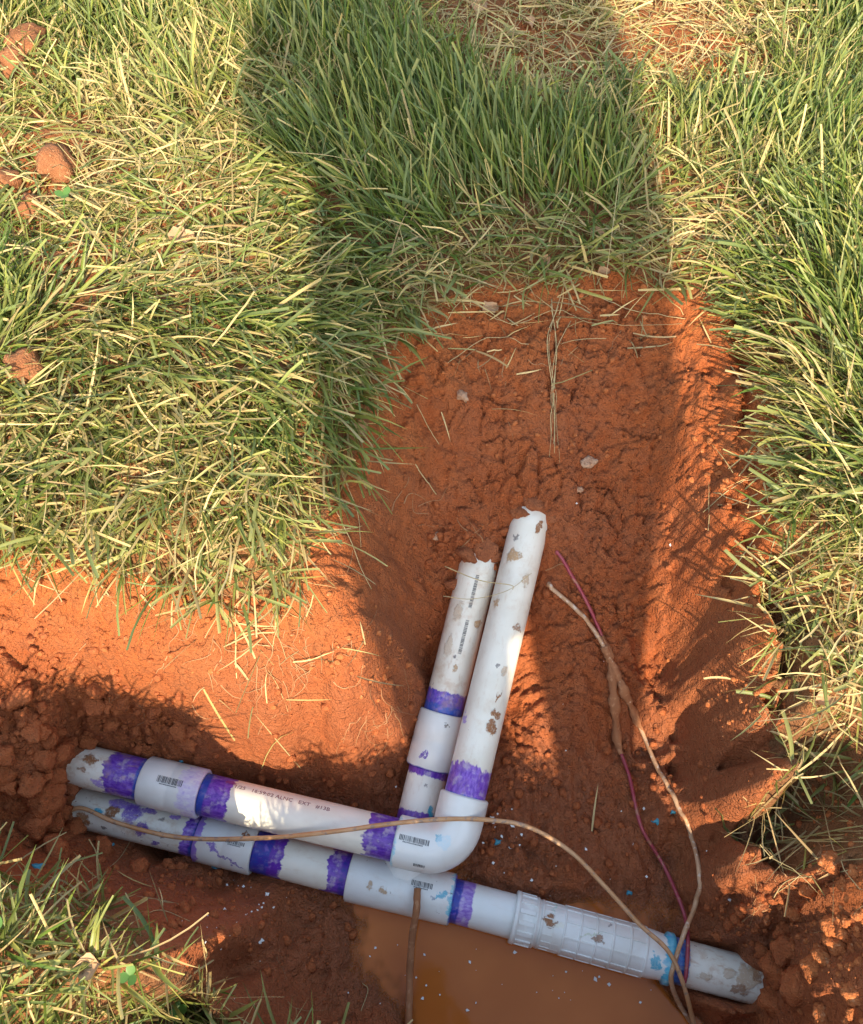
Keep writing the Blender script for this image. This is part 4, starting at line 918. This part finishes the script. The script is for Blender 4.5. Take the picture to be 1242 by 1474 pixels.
def clover(px, py, h, size, label):
    c = G(px, py); z = float(ground_z(c[0], c[1])[0]); e = empty('clover', (c[0], c[1], z)); tag(e, label, 'clover', 'clover sprigs')
    org = (c[0], c[1], z); top = np.array((c[0], c[1], z+h))
    V, F = sweep(spline([np.array((c[0]-.01, c[1]-.015, z)), np.array((c[0]-.006, c[1]-.006, z+h*.6)), top], 4), .0007, 6); mesh_obj('stem', V, F, M_CLOV, e, org)
    for k in range(3):
        a = k*2*PI/3+px; V = [top]; m = 12
        for i in range(m+1):
            th = -PI*.78+2*PI*.78*i/m; rr_ = size*(.5+.5*math.cos(th*.5)); V.append(top+np.array((math.cos(a)*size*.55+math.cos(a+th)*size*.5, math.sin(a)*size*.55+math.sin(a+th)*size*.5, .003+.002*math.cos(th))))
        n1 = len(V); V += [v-np.array((0, 0, .0004)) for v in V]
        mesh_obj('leaflet', V, [(0, i, i+1) for i in range(1, n1-1)]+[(n1, n1+i+1, n1+i) for i in range(1, n1-1)], M_CLOV, e, org)
clover(215,1404,.05,.008,'bright clover sprig at the tip of the near grass clump'); clover(112,322,.045,.010,'small clover sprig in the grass by the matted sod'); clover(268,1450,.03,.009,'dark clover sprig low on the near clump edge'); clover(30,1340,.05,.010,'pale clover sprig in the sunlit near clump')
# fine roots and long hanging straws
r = np.random.default_rng(41); VV = []; FF = []; off = 0
for k in range(150):
    px, py, sp, dn = [(410,960,55,1),(330,900,70,1),(500,960,50,1),(1150,1240,30,1),(1100,1350,40,0),(560,1030,30,1),(600,740,60,0),(400,1400,90,0),(1110,1000,30,1),(780,480,90,1),(200,1020,80,0),(720,830,60,0)][r.choice(12, p=np.array([4,3,2,1.5,1.5,1.5,1,1,1,1,1.2,1])/19.7)]
    a, b = px+r.normal(0, sp), py+r.normal(0, sp*.6); an = r.uniform(-2.4, -.7) if dn else r.uniform(0, 6.3); pth = []
    for i in range(7):
        if not (-20 < a < 1260 and 400 < b < 1490): break
        pth.append(G(a, b)+np.array((0, 0, .0015+.004*math.sin(i/6*PI)*r.random()))); st = r.uniform(5, 13); a += st*math.cos(an); b -= st*math.sin(an); an += r.normal(0, .45)
    if len(pth) < 4: continue
    if any(float(seg_d(pth[2][0], pth[2][1], np.array(a_), np.array(b_))[0]) < .04 for a_, b_ in PIPES): continue
    q = r.uniform(.0003, .0009); V, F = sweep(spline(pth, 3), lambda k_, t_: q*(1-.04*k_), 4, False)
    VV += V; FF += [tuple(i+off for i in f) for f in F]; off += len(V)
N = NT('root'); N.set(base_color=(.40, .21, .10), roughness=.8)
tag(mesh_obj('fine_roots', VV, FF, N.m, None, None), 'fine pale roots trailing from the cut soil', 'roots', kind='stuff')
N = NT('long_straw'); p = N.geo(); N.set(base_color=N.mix(N.noise(p, 30, 2), (.44, .36, .18), (.58, .42, .22)), roughness=.7)
VV = []; FF = []; off = 0
for ln in (*[[(795+random.uniform(-26, 26), 425+random.uniform(-15, 40)), (793+random.uniform(-9, 9), 505+random.uniform(-12, 12)), (795+random.uniform(-7, 7), 570), (797+random.uniform(-6, 6), 615+random.uniform(-20, 20)), (797+random.uniform(-8, 8), 655+random.uniform(-25, 15))] for _ in range(5)],[(600,585),(618,620),(632,642)],[(598,672),(612,692),(628,714)],[(640,530),(700,490),(760,500)],[(690,450),(740,470),(800,450),(860,470),(980,470)],
          [(480,730),(505,780),(520,820),(535,850)],[(495,690),(515,740),(520,790)],[(860,430),(910,450),(985,462)],[(640,815),(690,835),(735,842),(738,849)],[(638,858),(680,862),(730,850),(765,825)],[(1025,712),(1080,730),(1150,755)],[(1010,740),(1060,700),(1100,690)],[(1048,830),(1090,770),(1110,740)],
          [(1110,1290),(1140,1255),(1175,1235)],[(1105,1305),(1128,1270),(1165,1262)],[(1180,1150),(1200,1230),(1242,1290)],[(600,430),(650,400),(700,410)],[(700,400),(660,440),(640,470)],[(880,300),(870,380),(862,440)],[(420,265),(480,270),(535,283)],[(130,1270),(170,1240),(190,1210)],[(190,1330),(230,1310),(275,1326)],[(340,880),(370,905),(395,935)],[(395,790),(420,830),(450,880)],[(520,1455),(530,1425),(522,1415)],[(608,1470),(606,1440),(610,1405)]):
    q = .0005+.0005*((len(ln)*7+ln[0][0]) % 5)/5; hl = .004 if ln[0][1] > 380 else .05
    if 640 < ln[0][0] < 770 and 800 < ln[0][1] < 870 or ln[0] in ((640,815), (638,858)): pth = [P(a, b, -.158-(.0)*i) for i, (a, b) in enumerate(ln)]
    else: pth = [G(a, b)+np.array((0, 0, hl)) for a, b in ln]
    pth = [np.array((p_[0], p_[1], max(p_[2], float(ground_z(p_[0], p_[1])[0])+.0018))) for p_ in spline(pth, 6)]
    V, F = sweep(pth, lambda k_, t_: q*(1-.02*k_)*(1.25 if math.sin(t_) > 0 else .6), 5)
    VV += V; FF += [tuple(i+off for i in f) for f in F]; off += len(V)
tag(mesh_obj('long_straws', VV, FF, N.m, None, None), 'long dry grass stalks trailing into the pit', 'straw', kind='stuff')

# ------------------------------------------------------------------ mud caked on the pipe ends where they run into the soil
M_CAKE = simple_soil('caked_mud', (.27, .085, .034), (.34, .110, .042), (.22, .070, .028), .8)
def cake(px, py, z, r, label, group, k):
    if (k % 7, 'cake') not in lump_by:
        me = lumps[k % 7].copy(); me.name = 'soil_clod'; me.materials.append(M_CAKE); lump_by[(k % 7, 'cake')] = me
    o = bpy.data.objects.new('soil_clod', lump_by[(k % 7, 'cake')]); COL.objects.link(o); rr = random.Random(k)
    o.location = P(px, py, z); o.scale = (r*rr.uniform(.9, 1.4), r*rr.uniform(.8, 1.2), r*.6); o.rotation_euler = (rr.uniform(-.4, .4), rr.uniform(-.4, .4), rr.uniform(0, 6.3)); tag(o, label, 'soil clod', group)
n_ = 0
for pts_, lab, grp in (
  (((98,1088,ZU+.016,.021),(94,1106,ZU+.010,.022),(100,1122,ZU+.000,.016)), 'clod of mud caked on the end of the upper left pipe stub', 'mud caked on the upper stub'),
  (((98,1152,ZL+.018,.020),(98,1172,ZL+.010,.020),(108,1188,ZL-.002,.013)), 'clod of mud caked on the end of the lower left pipe stub', 'mud caked on the lower stub'),
  (((1108,1398,ZL+.014,.021),(1110,1418,ZL+.008,.022),(1098,1436,ZL-.004,.017)), 'wet clod of mud caked on the pipe end beyond the repair coupling', 'mud caked on the end pipe'),
  (((772,724,-.148,.018),(752,734,-.152,.015),(790,742,-.158,.013)), 'clod of mud caked on the tip of the long riser', 'mud caked on the long riser'),
  (((696,788,-.176,.016),(674,798,-.180,.015),(712,800,-.184,.010),(655,840,-.205,.011)), 'clod of mud caked on the tip of the short riser', 'mud caked on the short riser')):
    for a_ in pts_: cake(*a_, lab, grp, n_); n_ += 1
